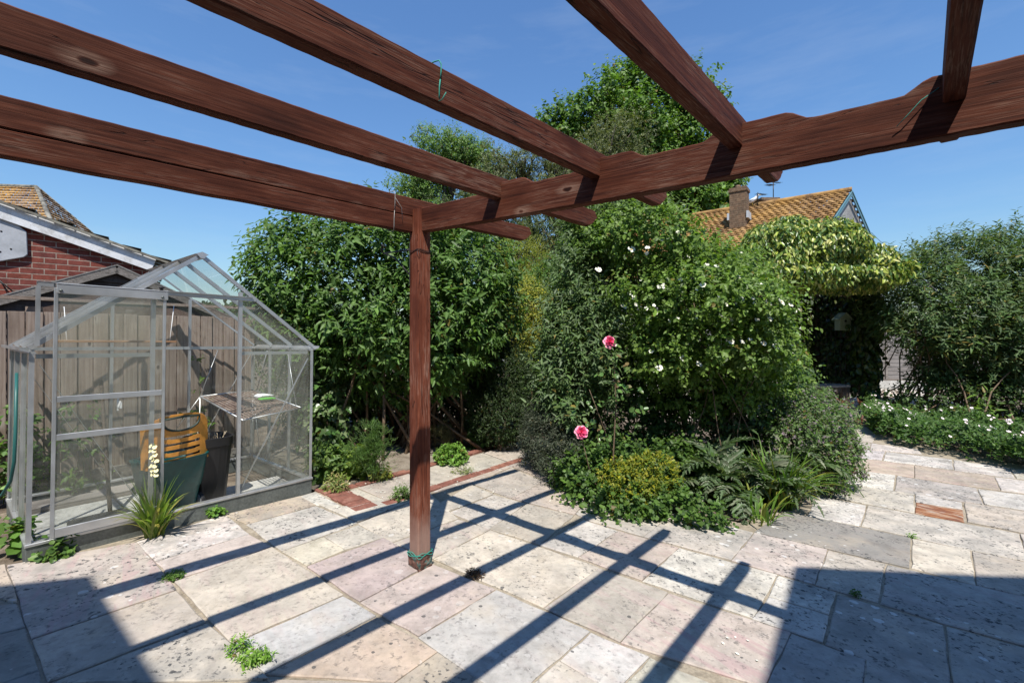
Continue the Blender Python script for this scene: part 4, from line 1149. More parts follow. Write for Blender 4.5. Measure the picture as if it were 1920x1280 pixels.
def leaf_cart():
    """green tub with an orange slotted back plate and one visible wheel"""
    CM = GM @ Matrix.Translation((0.80, 0.24, 0.02)) @ Matrix.Rotation(math.radians(18), 4, 'Z')
    t = thing("garden_cart", "green wheeled garden tub with an orange slotted handle plate", "garden cart", M=CM)
    # tub: tapered, rounded corners
    mb = MB(); n = 28; vs, fs = [], []
    lv = [(0.02, 0.150, 0.105), (0.05, 0.158, 0.112), (0.19, 0.182, 0.13), (0.195, 0.190, 0.138), (0.42, 0.222, 0.168), (0.445, 0.232, 0.178), (0.45, 0.232, 0.178), (0.445, 0.214, 0.160), (0.06, 0.145, 0.100)]
    for z, a, b in lv:
        for k in range(n):
            th = 2*math.pi*k/n; c, s = math.cos(th), math.sin(th)
            vs.append((a*math.copysign(abs(c)**0.45, c), b*math.copysign(abs(s)**0.45, s), z))
    for i in range(len(lv) - 1):
        for k in range(n): fs.append((i*n + k, i*n + (k+1) % n, (i+1)*n + (k+1) % n, (i+1)*n + k))
    fs.append(tuple(range(n-1, -1, -1))); fs.append(tuple((len(lv)-1)*n + k for k in range(n)))
    mb.add(vs, fs, 0, True); obj("tub", mb, M['green_plastic'], t, I4)
    # orange plate
    W2, z0, z1 = 0.235, 0.40, 0.79
    NX, NZ = 60, 66; mb = MB()
    def ywarp(x, z): return -0.150 + 0.05*(x/W2)**2 + 0.06*(z - z0)
    def inside(x, z):
        u = x/W2; h = (z - z0)/(z1 - z0)
        # rounded shoulders
        if h > 0.72 and (abs(u)**2.6 + ((h - 0.72)/0.28)**2.2) > 1.0: return 0
        lowr = 0.10*abs(u)**2
        # handle opening: a bowl shape below a straight grip
        hc = 0.84
        if abs(u) < 0.56 and h < 0.93 - 0.03*abs(u) and h > hc - 0.17*math.sqrt(max(0, 1 - (u/0.56)**2)): return 2
        for sz in (0.545, 0.415, 0.285, 0.155):
            if abs(u) < 0.62 and abs(h - sz - 0.03*u*u) < 0.026: return 0
        return 1
    idx = {}
    def vert(i, j, off):
        k = (i, j, off)
        if k not in idx:
            x = -W2 + 2*W2*i/NX; z = z0 + (z1 - z0)*j/NZ
            idx[k] = len(mb.v); mb.v.append((x, ywarp(x, z) + off*0.012, z))
        return idx[k]
    cell = {}
    for i in range(NX):
        for j in range(NZ):
            cell[i, j] = inside(-W2 + 2*W2*(i + .5)/NX, z0 + (z1 - z0)*(j + .5)/NZ) == 1
    def face(q, mi=0): mb.f.append(tuple(q)); mb.m.append(mi); mb.sm.append(False)
    for (i, j), ok in cell.items():
        if not ok: continue
        face((vert(i,j,0), vert(i+1,j,0), vert(i+1,j+1,0), vert(i,j+1,0))); face((vert(i,j+1,1), vert(i+1,j+1,1), vert(i+1,j,1), vert(i,j,1)))
        for (di, dj), (p, q) in (((-1,0),((i,j+1),(i,j))), ((1,0),((i+1,j),(i+1,j+1))), ((0,-1),((i,j),(i+1,j))), ((0,1),((i+1,j+1),(i,j+1)))):
            if not cell.get((i+di, j+dj), False):
                face((vert(*q,0), vert(*p,0), vert(*p,1), vert(*q,1)))
    pl = obj("handle_plate", mb, M['orange_plastic'], t, I4)
    # wrapped side flanges and dark grip
    for s in (-1, 1):
        mb = MB(); mb.bar((s*(W2 - .004), ywarp(W2, z0) + .03, z0 + .0), (s*(W2 - .004), ywarp(W2, .71) + .03, .70), 0.06, 0.010, 0, (1,0,0))
        obj("flange", mb, M['orange_plastic'], pl, I4, 0.003)
    mb = MB(); ring = []
    for k in range(25):
        a = math.pi*k/24
        ring.append((-0.135*math.cos(a), ywarp(0.1, .72) - .006, z0 + (z1 - z0)*(0.85 - 0.185*math.sin(a))))
    ring += [(0.137, ywarp(.1, .74) - .006, z0 + (z1 - z0)*0.925), (0, ywarp(0, .77) - .004, z0 + (z1 - z0)*0.945), (-0.137, ywarp(.1, .74) - .006, z0 + (z1 - z0)*0.925), ring[0]]
    mb.tube(ring, 0.0085, 8); obj("grip", mb, M['dark_grip'], pl, I4)
    for s in (1, -1):
        mb = MB(); R = 0.052
        mb.tube([(s*0.17, -0.06, R), (s*0.205, -0.06, R)], R, 20); w_ = obj("wheel", mb, M['grey_plastic'], t, I4)
        mb = MB(); mb.tube([(s*0.172, -0.06, R), (s*0.176, -0.06, R), (s*0.200, -0.06, R), (s*0.203, -0.06, R)], [R*1.0, R*1.12, R*1.12, R*1.0], 20); obj("tyre", mb, M['rubber'], w_, I4)
M['dark_grip'] = mat("dark_green_grip", 0.6, (0.025,0.04,0.03))
leaf_cart()
def black_bin():
    CM = GM @ Matrix.Translation((1.10, 0.37, 0.015))
    t = thing("plastic_bin", "tall black ribbed plastic bin of dead plants beside the green tub", "bin", M=CM)
    mb = MB(); n = 72; vs, fs = [], []
    lv = [(0.0, 0.118), (0.02, 0.122), (0.47, 0.158), (0.475, 0.168), (0.545, 0.172), (0.548, 0.160), (0.46, 0.150)]
    for li, (z, r) in enumerate(lv):
        for k in range(n):
            th = 2*math.pi*k/n; c, s = math.cos(th), math.sin(th)
            rr = r*(1 + (0.022 if (k % 6) in (0, 1) and li < 3 else 0)); p = 0.62
            vs.append((rr*math.copysign(abs(c)**p, c), rr*math.copysign(abs(s)**p, s), z))
    for i in range(len(lv) - 1):
        for k in range(n): fs.append((i*n + k, i*n + (k+1) % n, (i+1)*n + (k+1) % n, (i+1)*n + k))
    fs.append(tuple(range(n-1, -1, -1))); fs.append(tuple((len(lv)-1)*n + k for k in range(n)))
    mb.add(vs, fs, 0, False); obj("body", mb, M['black_plastic'], t, I4)
    rng = np.random.default_rng(4); mb = MB()
    for i in range(26):
        a, r = rng.uniform(0, 6.28), rng.uniform(0, .13)
        p = Vector((r*math.cos(a), r*math.sin(a), .46)); q = p + Vector((rng.normal(0, .05), rng.normal(0, .05), rng.uniform(.04, .15)))
        mb.tube([p, p.lerp(q, .5) + Vector(rng.normal(0, .012, 3)), q], 0.003, 4)
    obj("dead_stems", mb, M['straw'], t, I4)
M['straw'] = noisy("dead_stems", [(0.18,0.13,0.08), (0.36,0.29,0.2), (0.45,0.4,0.3)], 20, 0.9, 0)
black_bin()
# garden hose down the outside left corner
mb = MB(); pts = [GM @ Vector(p) for p in ((-0.03, 0.30, 1.16), (-0.04, 0.16, 1.02), (-0.045, 0.09, 0.8), (-0.05, 0.07, .62), (-0.06, 0.11, .50), (-0.09, 0.2, .40), (-.14, .30, .37), (-.22, .44, .36))]
mb.tube(pts, 0.009, 8); tag(obj("garden_hose", mb, M['hose']), "dark green hose curling down the left corner of the greenhouse", "hose")

# ---------------------------------------------------------------- boarded fence behind the greenhouse
def board_fence():
    f0 = GO + SD*(GD + 0.22) - FR*1.6
    f = thing("fence", "grey brown vertical board fence behind the greenhouse", "fence", (f0.x, f0.y, g(f0.x, f0.y)))
    rng = np.random.default_rng(12); L = 3.55; n = 33
    mb = MB()
    for i in range(n):
        a = f0 + FR*(L*i/n + 0.003); b = f0 + FR*(L*(i+1)/n - 0.003); off = SD*(0.012*(i % 2) + float(rng.normal(0, .001)))
        z0, z1 = g(a.x, a.y) + 0.02, 1.715 + float(rng.normal(0, .003))
        vs = [Vector((p.x, p.y, z)) for z in (z0, z1) for p in (a + off, b + off, b + off + SD*.016, a + off + SD*.016)]
        mb.add(vs, [(0,3,2,1),(4,5,6,7),(0,1,5,4),(1,2,6,5),(2,3,7,6),(3,0,4,7)])
    # boards need their grain upright: turn local x to world z
    R = Matrix(((0,0,1),(0,1,0),(-1,0,0))).to_4x4()
    base = Matrix.Translation(f.location)
    mb.v = [tuple(R.inverted() @ (base.inverted() @ Vector(v))) for v in mb.v]
    obj("board_panel", mb, M['fence'], f, R, 0.002)
    for zz in (0.45, 0.98, 1.50):
        mb = MB(); mb.bar(f0 + Vector((0,0,zz)) + SD*.045, f0 + FR*L + Vector((0,0,zz)) + SD*.045, 0.03, 0.06); obj("rail", mb, M['fence'], f)
    mb = MB(); mb.bar(f0 + Vector((0,0,1.732)) + SD*.012, f0 + FR*L + Vector((0,0,1.732)) + SD*.012, 0.055, 0.028); obj("capping", mb, M['fence'], f)
    for t in (0.0, 1.78, 3.5):
        p = f0 + FR*t + SD*.085; mb = MB(); mb.bar((p.x, p.y, g(p.x, p.y) - .1), (p.x, p.y, 1.76), 0.075, 0.075); obj("fence_post", mb, M['fence'], f)
    mb = MB(); mb.bar(f0 + Vector((0,0,g(f0.x, f0.y) + .005)) - SD*.02, f0 + FR*L + Vector((0,0,g(f0.x, f0.y) - .11)) - SD*.02, 0.03, 0.14); obj("gravel_board", mb, M['grey_timber'], f)
board_fence()

# ---------------------------------------------------------------- shed behind the fence
def shed():
    c = at(220, 497, 5.35)                              # ridge end of the near gable
    wdir = FR; dep = SD
    s = thing("shed", "dark brown timber shed with a low felt roof behind the fence", "shed", (c.x, c.y, g(c.x, c.y)))
    hw, rise = 1.3, 0.60
    zr = c.z; ze = zr - rise
    def P(u_, v_, z): p = c + wdir*u_ + dep*v_; return Vector((p.x, p.y, z))
    mb = MB(); n = 15; rng = np.random.default_rng(2)
    z = g(c.x, c.y)
    bh = 0.125; k = 0
    while z < zr - .03:
        z1 = min(z + bh, zr - .02)
        half0 = hw - .06 if z < ze else (hw - .06)*(zr - z)/rise
        half1 = hw - .06 if z1 < ze else (hw - .06)*(zr - z1)/rise
        mb.add([P(-half0, 0.06, z), P(half0, 0.06, z), P(half1, 0.075, z1), P(-half1, 0.075, z1), P(-half0, .09, z), P(half0, .09, z), P(half1, .09, z1), P(-half1, .09, z1)], [(0,1,2,3),(0,4,5,1),(3,2,6,7),(1,5,6,2),(0,3,7,4)])
        z = z1
    obj("gable_cladding", mb, M['shed'], s)
    mb = MB(); z = g(c.x, c.y)
    mb.add([P(-hw + .06, .09, z), P(-hw + .06, 1.1, z), P(-hw + .06, 1.1, ze), P(-hw + .06, .09, ze), P(hw - .06, .09, z), P(hw - .06, 1.1, z), P(hw - .06, 1.1, ze), P(hw - .06, .09, ze), P(0, 1.1, zr - .03)], [(0,1,2,3),(7,6,5,4),(1,5,6,8,2)])
    obj("side_cladding", mb, M['shed'], s)
    for sg in (-1, 1):
        mb = MB(); a, b = P(sg*0.0, 0.03, zr + .0), P(sg*(hw + .10), 0.03, ze - .055)
        mb.bar(a - Vector((0,0,.045)), b - Vector((0,0,.045)), 0.022, 0.09); obj("barge_board", mb, M['grey_timber'], s)
        mb = MB(); mb.add([P(0, 0.015, zr + .012), P(sg*(hw + .12), 0.015, ze - .055), P(sg*(hw + .12), 1.2, ze - .055), P(0, 1.2, zr + .012), P(0, 0.015, zr - .004), P(sg*(hw + .12), 0.015, ze - .072), P(sg*(hw + .12), 1.2, ze - .072), P(0, 1.2, zr - .004)], [(0,1,2,3),(7,6,5,4),(0,4,5,1),(1,5,6,2),(2,6,7,3)])
        obj("roof", mb, M['felt'], s)
M['felt'] = noisy("mineral_felt", [(0.16,0.15,0.14), (0.24,0.225,0.21), (0.30,0.28,0.26)], 12, 0.95, 0.3, 80)
shed()

# ---------------------------------------------------------------- brick garage with white barge board, and the tiled roof beyond
def tiled_slope(mb, a, b, c, d, rows, cols, lift=0.03, wav=0.0, m=0):
    """pitched roof face a(eave left) b(eave right) c(ridge right) d(ridge left) laid as overlapping courses"""
    a, b, c, d = map(Vector, (a, b, c, d)); n = (b - a).cross(d - a).normalized()
    if n.z < 0: n = -n
    rng = np.random.default_rng(int(abs(a.x*100)))
    for r in range(rows):
        t0, t1 = r/rows, (r + 1.12)/rows
        for q in range(cols):
            s0, s1 = q/cols + .0008, (q + 1)/cols - .0008
            sh = (0.5/cols if r % 2 else 0)
            s0 = clamp(s0 + sh, 0, 1); s1 = clamp(s1 + sh, 0, 1)
            if s1 - s0 < 1e-4: continue
            l0 = a.lerp(b, s0); l1 = a.lerp(b, s1); h0 = d.lerp(c, s0); h1 = d.lerp(c, s1)
            lf = lift*(1 + float(rng.normal(0, .2)))
            mid0 = (l0 + l1)/2; midh = (h0 + h1)/2
            P = [l0.lerp(h0, t0) + n*lf, mid0.lerp(midh, t0) + n*(lf + wav), l1.lerp(h1, t0) + n*lf, l1.lerp(h1, min(1, t1)) + n*.004, mid0.lerp(midh, min(1, t1)) + n*(.004 + wav), l0.lerp(h0, min(1, t1)) + n*.004,
                 l0.lerp(h0, t0), mid0.lerp(midh, t0) + n*wav, l1.lerp(h1, t0)]
            mb.add(P, [(0,1,4,5),(1,2,3,4),(6,7,1,0),(7,8,2,1)], m)
def garage():
    TW = math.radians(50); W = Vector((math.sin(TW), math.cos(TW), 0)); N = Vector((W.y, -W.x, 0))   # N faces the camera
    e = at(285, 500, 6.75)                                # foot of the barge board
    def P(u_, z, o=0.0): p = Vector((e.x, e.y, 0)) - W*u_ + N*o; return Vector((p.x, p.y, z))
    # slope of the verge from its upper visible point
    best = None
    for k in range(400):
        u_ = k*0.01; q = P(u_, 0); px = 960 + F*q.x/q.y
        if px <= 0: best = (u_, H - (400 - Y0)/F*q.y); break
    u1, z1 = best; sl = (z1 - e.z)/u1
    t = thing("brick_garage", "red brick gable building with a white barge board", "building", (e.x, e.y, 0))
    span = 5.6; zr = e.z + sl*span/2
    Mw = Matrix.Translation(t.location)
    mb = MB(); pts = [P(-.05, -.2), P(span + .05, -.2), P(span + .05, e.z), P(span/2, zr), P(-.05, e.z)]
    # wall built in a frame whose x runs along the wall so the bricks lie level
    B = Matrix(((W.x, -N.x, 0, e.x), (W.y, -N.y, 0, e.y), (0, 0, 1, 0), (0, 0, 0, 1)))
    def loc(p): return B.inverted() @ p
    mb.add([loc(p) for p in pts] + [loc(p - N*4) for p in pts], [(0,1,2,3,4),(9,8,7,6,5),(0,4,9,5),(1,6,7,2)])
    obj("wall", mb, M['brick'], t, Matrix.Translation(-t.location) @ B)
    mb = MB()
    for a, b in ((P(-.02, e.z + .02, .07), P(span/2, zr + .03, .07)), (P(span + .02, e.z + .02, .07), P(span/2, zr + .03, .07))):
        mb.bar(a, b, 0.022, 0.20)
    obj("barge_board", mb, M['white_paint'], t, None, 0.003)
    mb = MB()
    for s in (0, 1):
        a = P(-.22 if s == 0 else span + .22, e.z - .22*sl + .15, .12); r = P(span/2, zr + .155, .12)
        tiled_slope(mb, a, a - N*4.2, r - N*4.2, r, 17, 12, 0.035)
        k = a.lerp(r, 0.5)
        mb.bar(a + Vector((0,0,-.02)), r + Vector((0,0,-.02)), 0.03, 0.03)
    obj("roof", mb, M['tile_grey'], t)
    # backboard fixed to the wall
    bm_ = MB(); bb = []
    def on(px, py):
        # point of the wall plane seen at photo pixel
        dx, dz = (px - 960)/F, -(py - Y0)/F
        y = (N.x*e.x + N.y*e.y)/(N.x*dx + N.y); return Vector((dx*y, y, H + dz*y))
    poly = [on(-70, 480), on(-75, 420), on(-40, 402), on(0, 410), on(28, 418), on(51, 436), on(53, 478), on(46, 483), on(0, 491), on(-50, 490)]
    vs = [p + N*.05 for p in poly] + [p + N*.012 for p in poly]; n = len(poly)
    bm_.add(vs, [tuple(range(n)), tuple(range(2*n-1, n-1, -1))] + [(i, i+n, (i+1) % n + n, (i+1) % n) for i in range(n)])
    bb = thing("backboard", "weathered white backboard fixed high on the brick gable", "backboard", poly[3])
    obj("board", bm_, M['backboard'], bb, None, 0.006)
    for px, py in ((4, 435), (2, 473), (22, 468)):
        mb = MB(); q = on(px, py); mb.tube([q + N*.049, q + N*.053], 0.011, 8); obj("bolt_hole", mb, M['black'], bb)
    # small wire stay on the wall
    mb = MB(); q0, q1 = on(2, 527), on(32, 553); mb.tube([q0 + N*.01, q0 + N*.1, q1 + N*.02], 0.008, 6); mb.tube([q0 + N*.1, on(20, 552) + N*.02], 0.006, 5)
    tag(obj("wall_hook", mb, M['wire']), "thin metal hook bracket on the brick wall above the shed roof", "hook")
garage()
def far_left_house():
    Y = 15.0
    r0 = at(68, 351, Y); rl = at(-160, 343, Y + .5)
    def down(q): return r0 + (q - r0)*((r0.z - 2.6)/(r0.z - q.z))
    c1 = down(at(100, 425, Y - 1.6)); c2 = down(at(152, 421, Y + 1.2))
    t = thing("house", "house with a hipped orange lichened roof behind the brick gable", "house", (r0.x - 2, r0.y, 0))
    mb = MB(); fl = Vector((rl.x - .5, c1.y, 2.6))
    tiled_slope(mb, fl, c1, r0, rl, 34, 40, 0.04)
    tiled_slope(mb, c1, c2, r0 + Vector((.01,.01,0)), r0, 34, 22, 0.04)
    obj("roof", mb, M['tile_brown'], t)
    mb = MB(); mb.tube([r0, c1], 0.06, 8); mb.tube([rl, r0], 0.07, 8); mb.tube([r0, c2], 0.06, 8); obj("ridge_tiles", mb, M['tile_grey'], t)
    mb = MB(); mb.box((fl.x + .3, c1.y + .3, -.5), (min(c1.x, c2.x) - .3, c2.y - .2, 2.58)); obj("wall", mb, M['render'], t)
far_left_house()

# ---------------------------------------------------------------- bungalow beyond the arbour
def bungalow():
    A = at(1596, 357, 15.0); Bk = at(1319, 402, 17.9)
    rd = (Bk - A); rd.z = 0; L = rd.length; rd.normalize()
    a_ = math.radians(52); w_ = Vector((math.sin(a_), math.cos(a_), 0))
    p1, p2 = 0.69, 0.56; run = 4.2
    t = thing("bungalow", "bungalow with an orange lichened tile roof and a grey gable", "house", (A.x, A.y, 0))
    Ln = 12.0; B2 = A + rd*Ln
    eN = A - w_*run - Vector((0,0,p1*run)); eF = A + w_*run - Vector((0,0,p2*run))
    mb = MB()
    tiled_slope(mb, eN + rd*Ln, eN, A, B2, 32, 60, 0.035, 0.018)
    tiled_slope(mb, eF, eF + rd*Ln, B2, A, 32, 40, 0.035, 0.018)
    obj("roof", mb, M['tile_orange'], t)
    mb = MB(); mb.tube([A + Vector((0,0,.03)) + rd*(-.02), B2 + Vector((0,0,.03))], 0.085, 8); obj("ridge_tiles", mb, M['tile_orange'], t)
    off = rd*0.10
    mb = MB()
    mb.add([A + off - Vector((0,0,.02)), eN + off, Vector((eN.x + off.x, eN.y + off.y, -.5)), Vector((eF.x + off.x, eF.y + off.y, -.5)), eF + off], [(0,1,2,3,4)])
    mb.add([eN + off + w_*.4, eN + off + w_*.4 + rd*(Ln - .2), Vector((0,0,-.5)) + Vector(((eN + off + w_*.4 + rd*(Ln - .2)).x, (eN + off + w_*.4 + rd*(Ln - .2)).y, 0)), Vector(((eN + off + w_*.4).x, (eN + off + w_*.4).y, -.5))], [(0,1,2,3)])
    obj("gable_wall", mb, M['pebbledash'], t)
    for e in (eN, eF):
        mb = MB(); mb.bar(A - Vector((0,0,.11)) - rd*.01, e - Vector((0,0,.11)) - rd*.01, 0.03, 0.12); mb.bar(A - Vector((0,0,.03)) - rd*.03, e - Vector((0,0,.03)) - rd*.03, 0.03, 0.035)
        obj("barge_board", mb, M['blue_paint'], t)
    # chimney on the near slope
    q = at(1386, 412, 15.9); q0 = Vector((q.x, q.y, 0)); top = at(1386, 362, 15.9).z
    ang = math.atan2(rd.y, rd.x)
    CMx = Matrix.Translation((q.x, q.y, 0)) @ Matrix.Rotation(ang, 4, 'Z')
    mb = MB(); mb.box((-.27, -.22, q.z - .6), (.27, .22, top)); mb.box((-.30, -.25, top + .001), (.30, .25, top + .10)); mb.box((-.27, -.22, top + .101), (.27, .22, top + .16))
    c_ = obj("chimney", mb, M['chimney_brick'], t, Matrix.Translation(-t.location) @ CMx)
    mb = MB(); mb.tube([(0.04, 0, top + .16), (0.04, 0, top + .27)], [.10, .08], 10); obj("chimney_pot", mb, M['chimney_brick'], c_, I4)
    mb = MB(); mb.box((-.34, -.30, q.z - .10), (.34, -.225, q.z + .03)); mb.box((-.34, -.224, q.z - .02), (-.275, .26, q.z + .22)); mb.box((.275, -.224, q.z - .02), (.34, .26, q.z + .22)); obj("flashing", mb, M['lead'], c_, I4)
    # far stack of pots just over the ridge
    k = at(1437, 383, 17.0); mb = MB(); mb.box((k.x - .45, k.y - .2, k.z - 1.2), (k.x + .45, k.y + .2, k.z + .06)); mb.box((k.x - .52, k.y - .26, k.z + .061), (k.x + .52, k.y + .26, k.z + .13)); mb.box((k.x - .3, k.y - .2, k.z + .131), (k.x + .4, k.y + .2, k.z + .2))
    obj("chimney", mb, M['chimney_brick'], t)
    # aerials
    def aerial(px, ptop, pbot, y, dirs, lab):
        b, tp = at(px, pbot, y), at(px, ptop, y); mb = MB(); mb.tube([b, tp], 0.018, 6)
        for (dx, z, ln) in dirs:
            c = tp - Vector((0,0,z)); d = Vector((1,.35,0)).normalized(); mb.tube([c + d*dx, c + d*(dx + ln)], 0.012, 5)
            for k in range(7):
                q = c + d*(dx + ln*(k + .5)/7); v = Vector((-.35,1,0)).normalized()*.14; mb.tube([q - v + Vector((0,0,-.02)), q + v + Vector((0,0,.02))], 0.006, 4)
        tag(obj("aerial", mb, M['wire']), lab, "aerial")
    aerial(1450, 339, 386, 17.0, ((-.35, .05, .7), (-.32, .18, .3)), "taller television aerial on a mast above the tiled roof")
    aerial(1421, 361, 386, 16.6, ((-.05, .05, .42), (-.1, .26, .3)), "shorter television aerial next to the gull on the roof")
    # cable from the gable corner
    a, b = at(1634, 436, 15.2), at(1672, 470, 12.0); mb = MB(); mb.tube([a, a.lerp(b, .5) - Vector((0,0,.03)), b, b + (b - a)*1.2], 0.008, 4)
    tag(obj("cable", mb, M['wire']), "thin cable running down from the grey gable", "cable")
    # gull on the ridge
    gp = at(1411, 385, 16.75); gl = thing("gull", "white gull standing on the ridge of the tiled roof", "bird", gp)
    body = MB(); X = Vector((rd.x, rd.y, 0))*-1
    pts = [(-.26, .10), (-.16, .13), (0, .17), (.10, .22), (.15, .30), (.19, .345), (.225, .345)]; rad = [.012, .05, .085, .075, .048, .045, .015]
    body.tube([gp + X*p[0] + Vector((0,0,p[1])) for p in pts], rad, 12); obj("body", body, M['gull_white'], gl)
    wg = MB(); sd = Vector((-X.y, X.x, 0))
    for s in (-1, 1): wg = MB(); wg.tube([gp + X*-.28 + sd*s*.03 + Vector((0,0,.12)), gp + X*-.1 + sd*s*.075 + Vector((0,0,.165)), gp + X*.07 + sd*s*.065 + Vector((0,0,.21))], [.008, .035, .02], 8); obj("wing", wg, M['gull_grey'], gl)
    bk = MB(); bk.tube([gp + X*.225 + Vector((0,0,.345)), gp + X*.285 + Vector((0,0,.33))], [.014, .004], 6); obj("beak", bk, M['beak'], gl)
    for s in (-1, 1): lg = MB(); lg.tube([gp + sd*s*.03 + Vector((0,0,-.03)), gp + sd*s*.03 + Vector((0,0,.12))], .008, 5); obj("leg", lg, M['beak'], gl)
bungalow()

# ---------------------------------------------------------------- planting
GREEN = [(0.050,0.105,0.026), (0.066,0.130,0.030), (0.036,0.080,0.022)]
YOUNG = (0.13,0.21,0.045)
def plant(name, label, cat, base, group=None):
    return thing(name, label, cat, (base[0], base[1], g(base[0], base[1])), group)
def front_hit(blobs, px, py, scale=0.98):
    d = np.array([(px - 960)/F, 1.0, -(py - Y0)/F]); o = np.array([0, 0, H]); best = None
    for b in np.array(blobs, float):
        r = b[3:]*scale; oc = (o - b[:3])/r; dd = d/r
        A = dd @ dd; B = oc @ dd; C = oc @ oc - 1; disc = B*B - A*C
        if disc > 0:
            t = (-B - math.sqrt(disc))/A
            if best is None or t < best: best = t
    if best is None: return None
    return Vector(o + d*best)
def bush(name, label, cat, base, blobs, n, k, L, W, cols, seed, young=YOUNG, stems=14, sr=0.018, slen=0.22, material='leaf', part="leaves", group=None, stem_mat='stem', spread=0.15, extra=None, **kw):
    rng = np.random.default_rng(seed)
    skw = {q: kw.pop(q) for q in ('lo','hi','lump','cull','facing','power','minh') if q in kw}
    P, O = sample_blobs(rng, blobs, n, **skw)
    t = plant(name, label, cat, base, group)
    parts = [shoot_leaves(rng, P, O, slen, k, L, W, cols, young, **kw)]
    if extra: parts += extra(rng, P, O)
    leaf_object(part, parts, M[material], t)
    if stems:
        idx = rng.choice(len(P), min(stems, len(P)), replace=False)
        B = np.array(blobs)
        tg = [Vector(P[i])*1.0 - Vector(O[i])*min(0.28, slen*.8) for i in idx]
        for j, b in enumerate(B): tg.append(Vector(b[:3]))
        mb = stems_mb(rng, base, tg, sr, min(.004, sr*.6), spread, min(.10, slen*.3), 6, 5, min(.03, slen*.08))
        obj("stems", mb, M[stem_mat], t)
    return t, P, O
def subblobs(rng, blobs, k, f0, f1, zs=0.8):
    out = []
    for b in blobs:
        b = np.array(b)
        for _ in range(k):
            d = nrm(rng.normal(size=3)); s = rng.uniform(0.45, 0.92)
            c = b[:3] + d*b[3:]*s; r = rng.uniform(f0, f1)*np.mean(b[3:])
            out.append((c[0], c[1], c[2], r*1.1, r*1.1, r*zs))
    return out
def tree(name, label, base, top_blobs, nsub, f0, f1, n, k, L, W, cols, seed, young=None, tr=0.22, group=None, **kw):
    rng = np.random.default_rng(seed)
    sb = subblobs(rng, top_blobs, nsub, f0, f1)
    P, O = sample_blobs(rng, sb, n, lo=0.35, hi=1.05, lump=0.25, cull=0.5, facing=0.2)
    t = plant(name, label, "tree", base, group)
    leaf_object("crown", [shoot_leaves(rng, P, O, L*2.6, k, L, W, cols, young, **kw)], M['leaf'], t)
    mb = MB(); b0 = Vector((base[0], base[1], g(*base) - .2)); B = np.array(top_blobs)
    cz = B[:,2].mean(); c = Vector((B[:,0].mean(), B[:,1].mean(), cz)); fork = b0.lerp(c, 0.45)
    mb.tube([b0, b0.lerp(fork, .5) + Vector(rng.normal(0, .1, 3)), fork], [tr*1.25, tr, tr*.8], 10)
    for b in B:
        e = Vector(b[:3]); pts = curve_pts(fork, e, .2, 5, rng, 0.15); mb.tube(pts, [tr*.6*(1 - .8*i/5) + .02 for i in range(6)], 7)
        near = [s for s in sb if (Vector(s[:3]) - e).length < max(b[3:])*1.1]
        for s in near[:10]: mb.tube(curve_pts(e.lerp(fork, .15), Vector(s[:3]), .05, 3, rng, .08), [.06, .045, .03, .012], 5)
    obj("trunk", mb, M['bark'], t)
    return t

# far hill and its trees
def far_land():
    rng = np.random.default_rng(77); mb = MB(); xs = np.linspace(-520, 520, 60); ys = np.linspace(150, 520, 14); vs = []
    for y in ys:
        for x in xs:
            top = 24*math.exp(-((x + 170)/130)**2) + 9*math.exp(-((x - 190)/200)**2) + 3*math.sin(x*.03)
            vs.append((x, y, -4 + max(0, top)*(1 - math.exp(-((y - 150)/120)))))
    nx = len(xs); mb.add(vs, [(j*nx+i, j*nx+i+1, (j+1)*nx+i+1, (j+1)*nx+i) for j in range(len(ys)-1) for i in range(nx-1)], 0, True)
    tag(link("hills", mb.mesh("hills", M['hill'])), "low green hills far beyond the gardens", None, None, "structure")
    n = 900; x = rng.uniform(-330, 330, n); y = rng.uniform(160, 330, n)
    top = 24*np.exp(-((x + 170)/130)**2) + 9*np.exp(-((x - 190)/200)**2) + 3*np.sin(x*.03)
    z = -4 + np.maximum(0, top)*(1 - np.exp(-((y - 150)/120)))
    r = rng.uniform(3, 6, n); m = 40
    d = nrm(rng.normal(size=(n, m, 3))); P = np.stack([x, y, z + 3], 1)[:,None,:] + d*(r[:,None]*np.array([1,1,.9]))[:, :, None].transpose(0,2,1) if False else np.stack([x, y, z + 3], 1)[:,None,:] + d*r[:,None,None]
    P = P.reshape(-1,3); D = nrm(d.reshape(-1,3) + rng.normal(0, .5, (n*m,3)))
    C = palette(rng, n*m, [(0.045,0.085,0.055), (0.06,0.10,0.065), (0.035,0.07,0.05)], .2)  # haze painted into the leaf colour as bluish greens
    tag(leaf_object("far_wood", [leaf_arrays(P, D, nrm(rng.normal(size=(n*m,3)) + np.array([0,0,1])), 2.6, 2.2, C, 'round')], M['leaf_matt']), "distant woodland on the hill tinted blue green for haze", None, None, "stuff")
far_land()

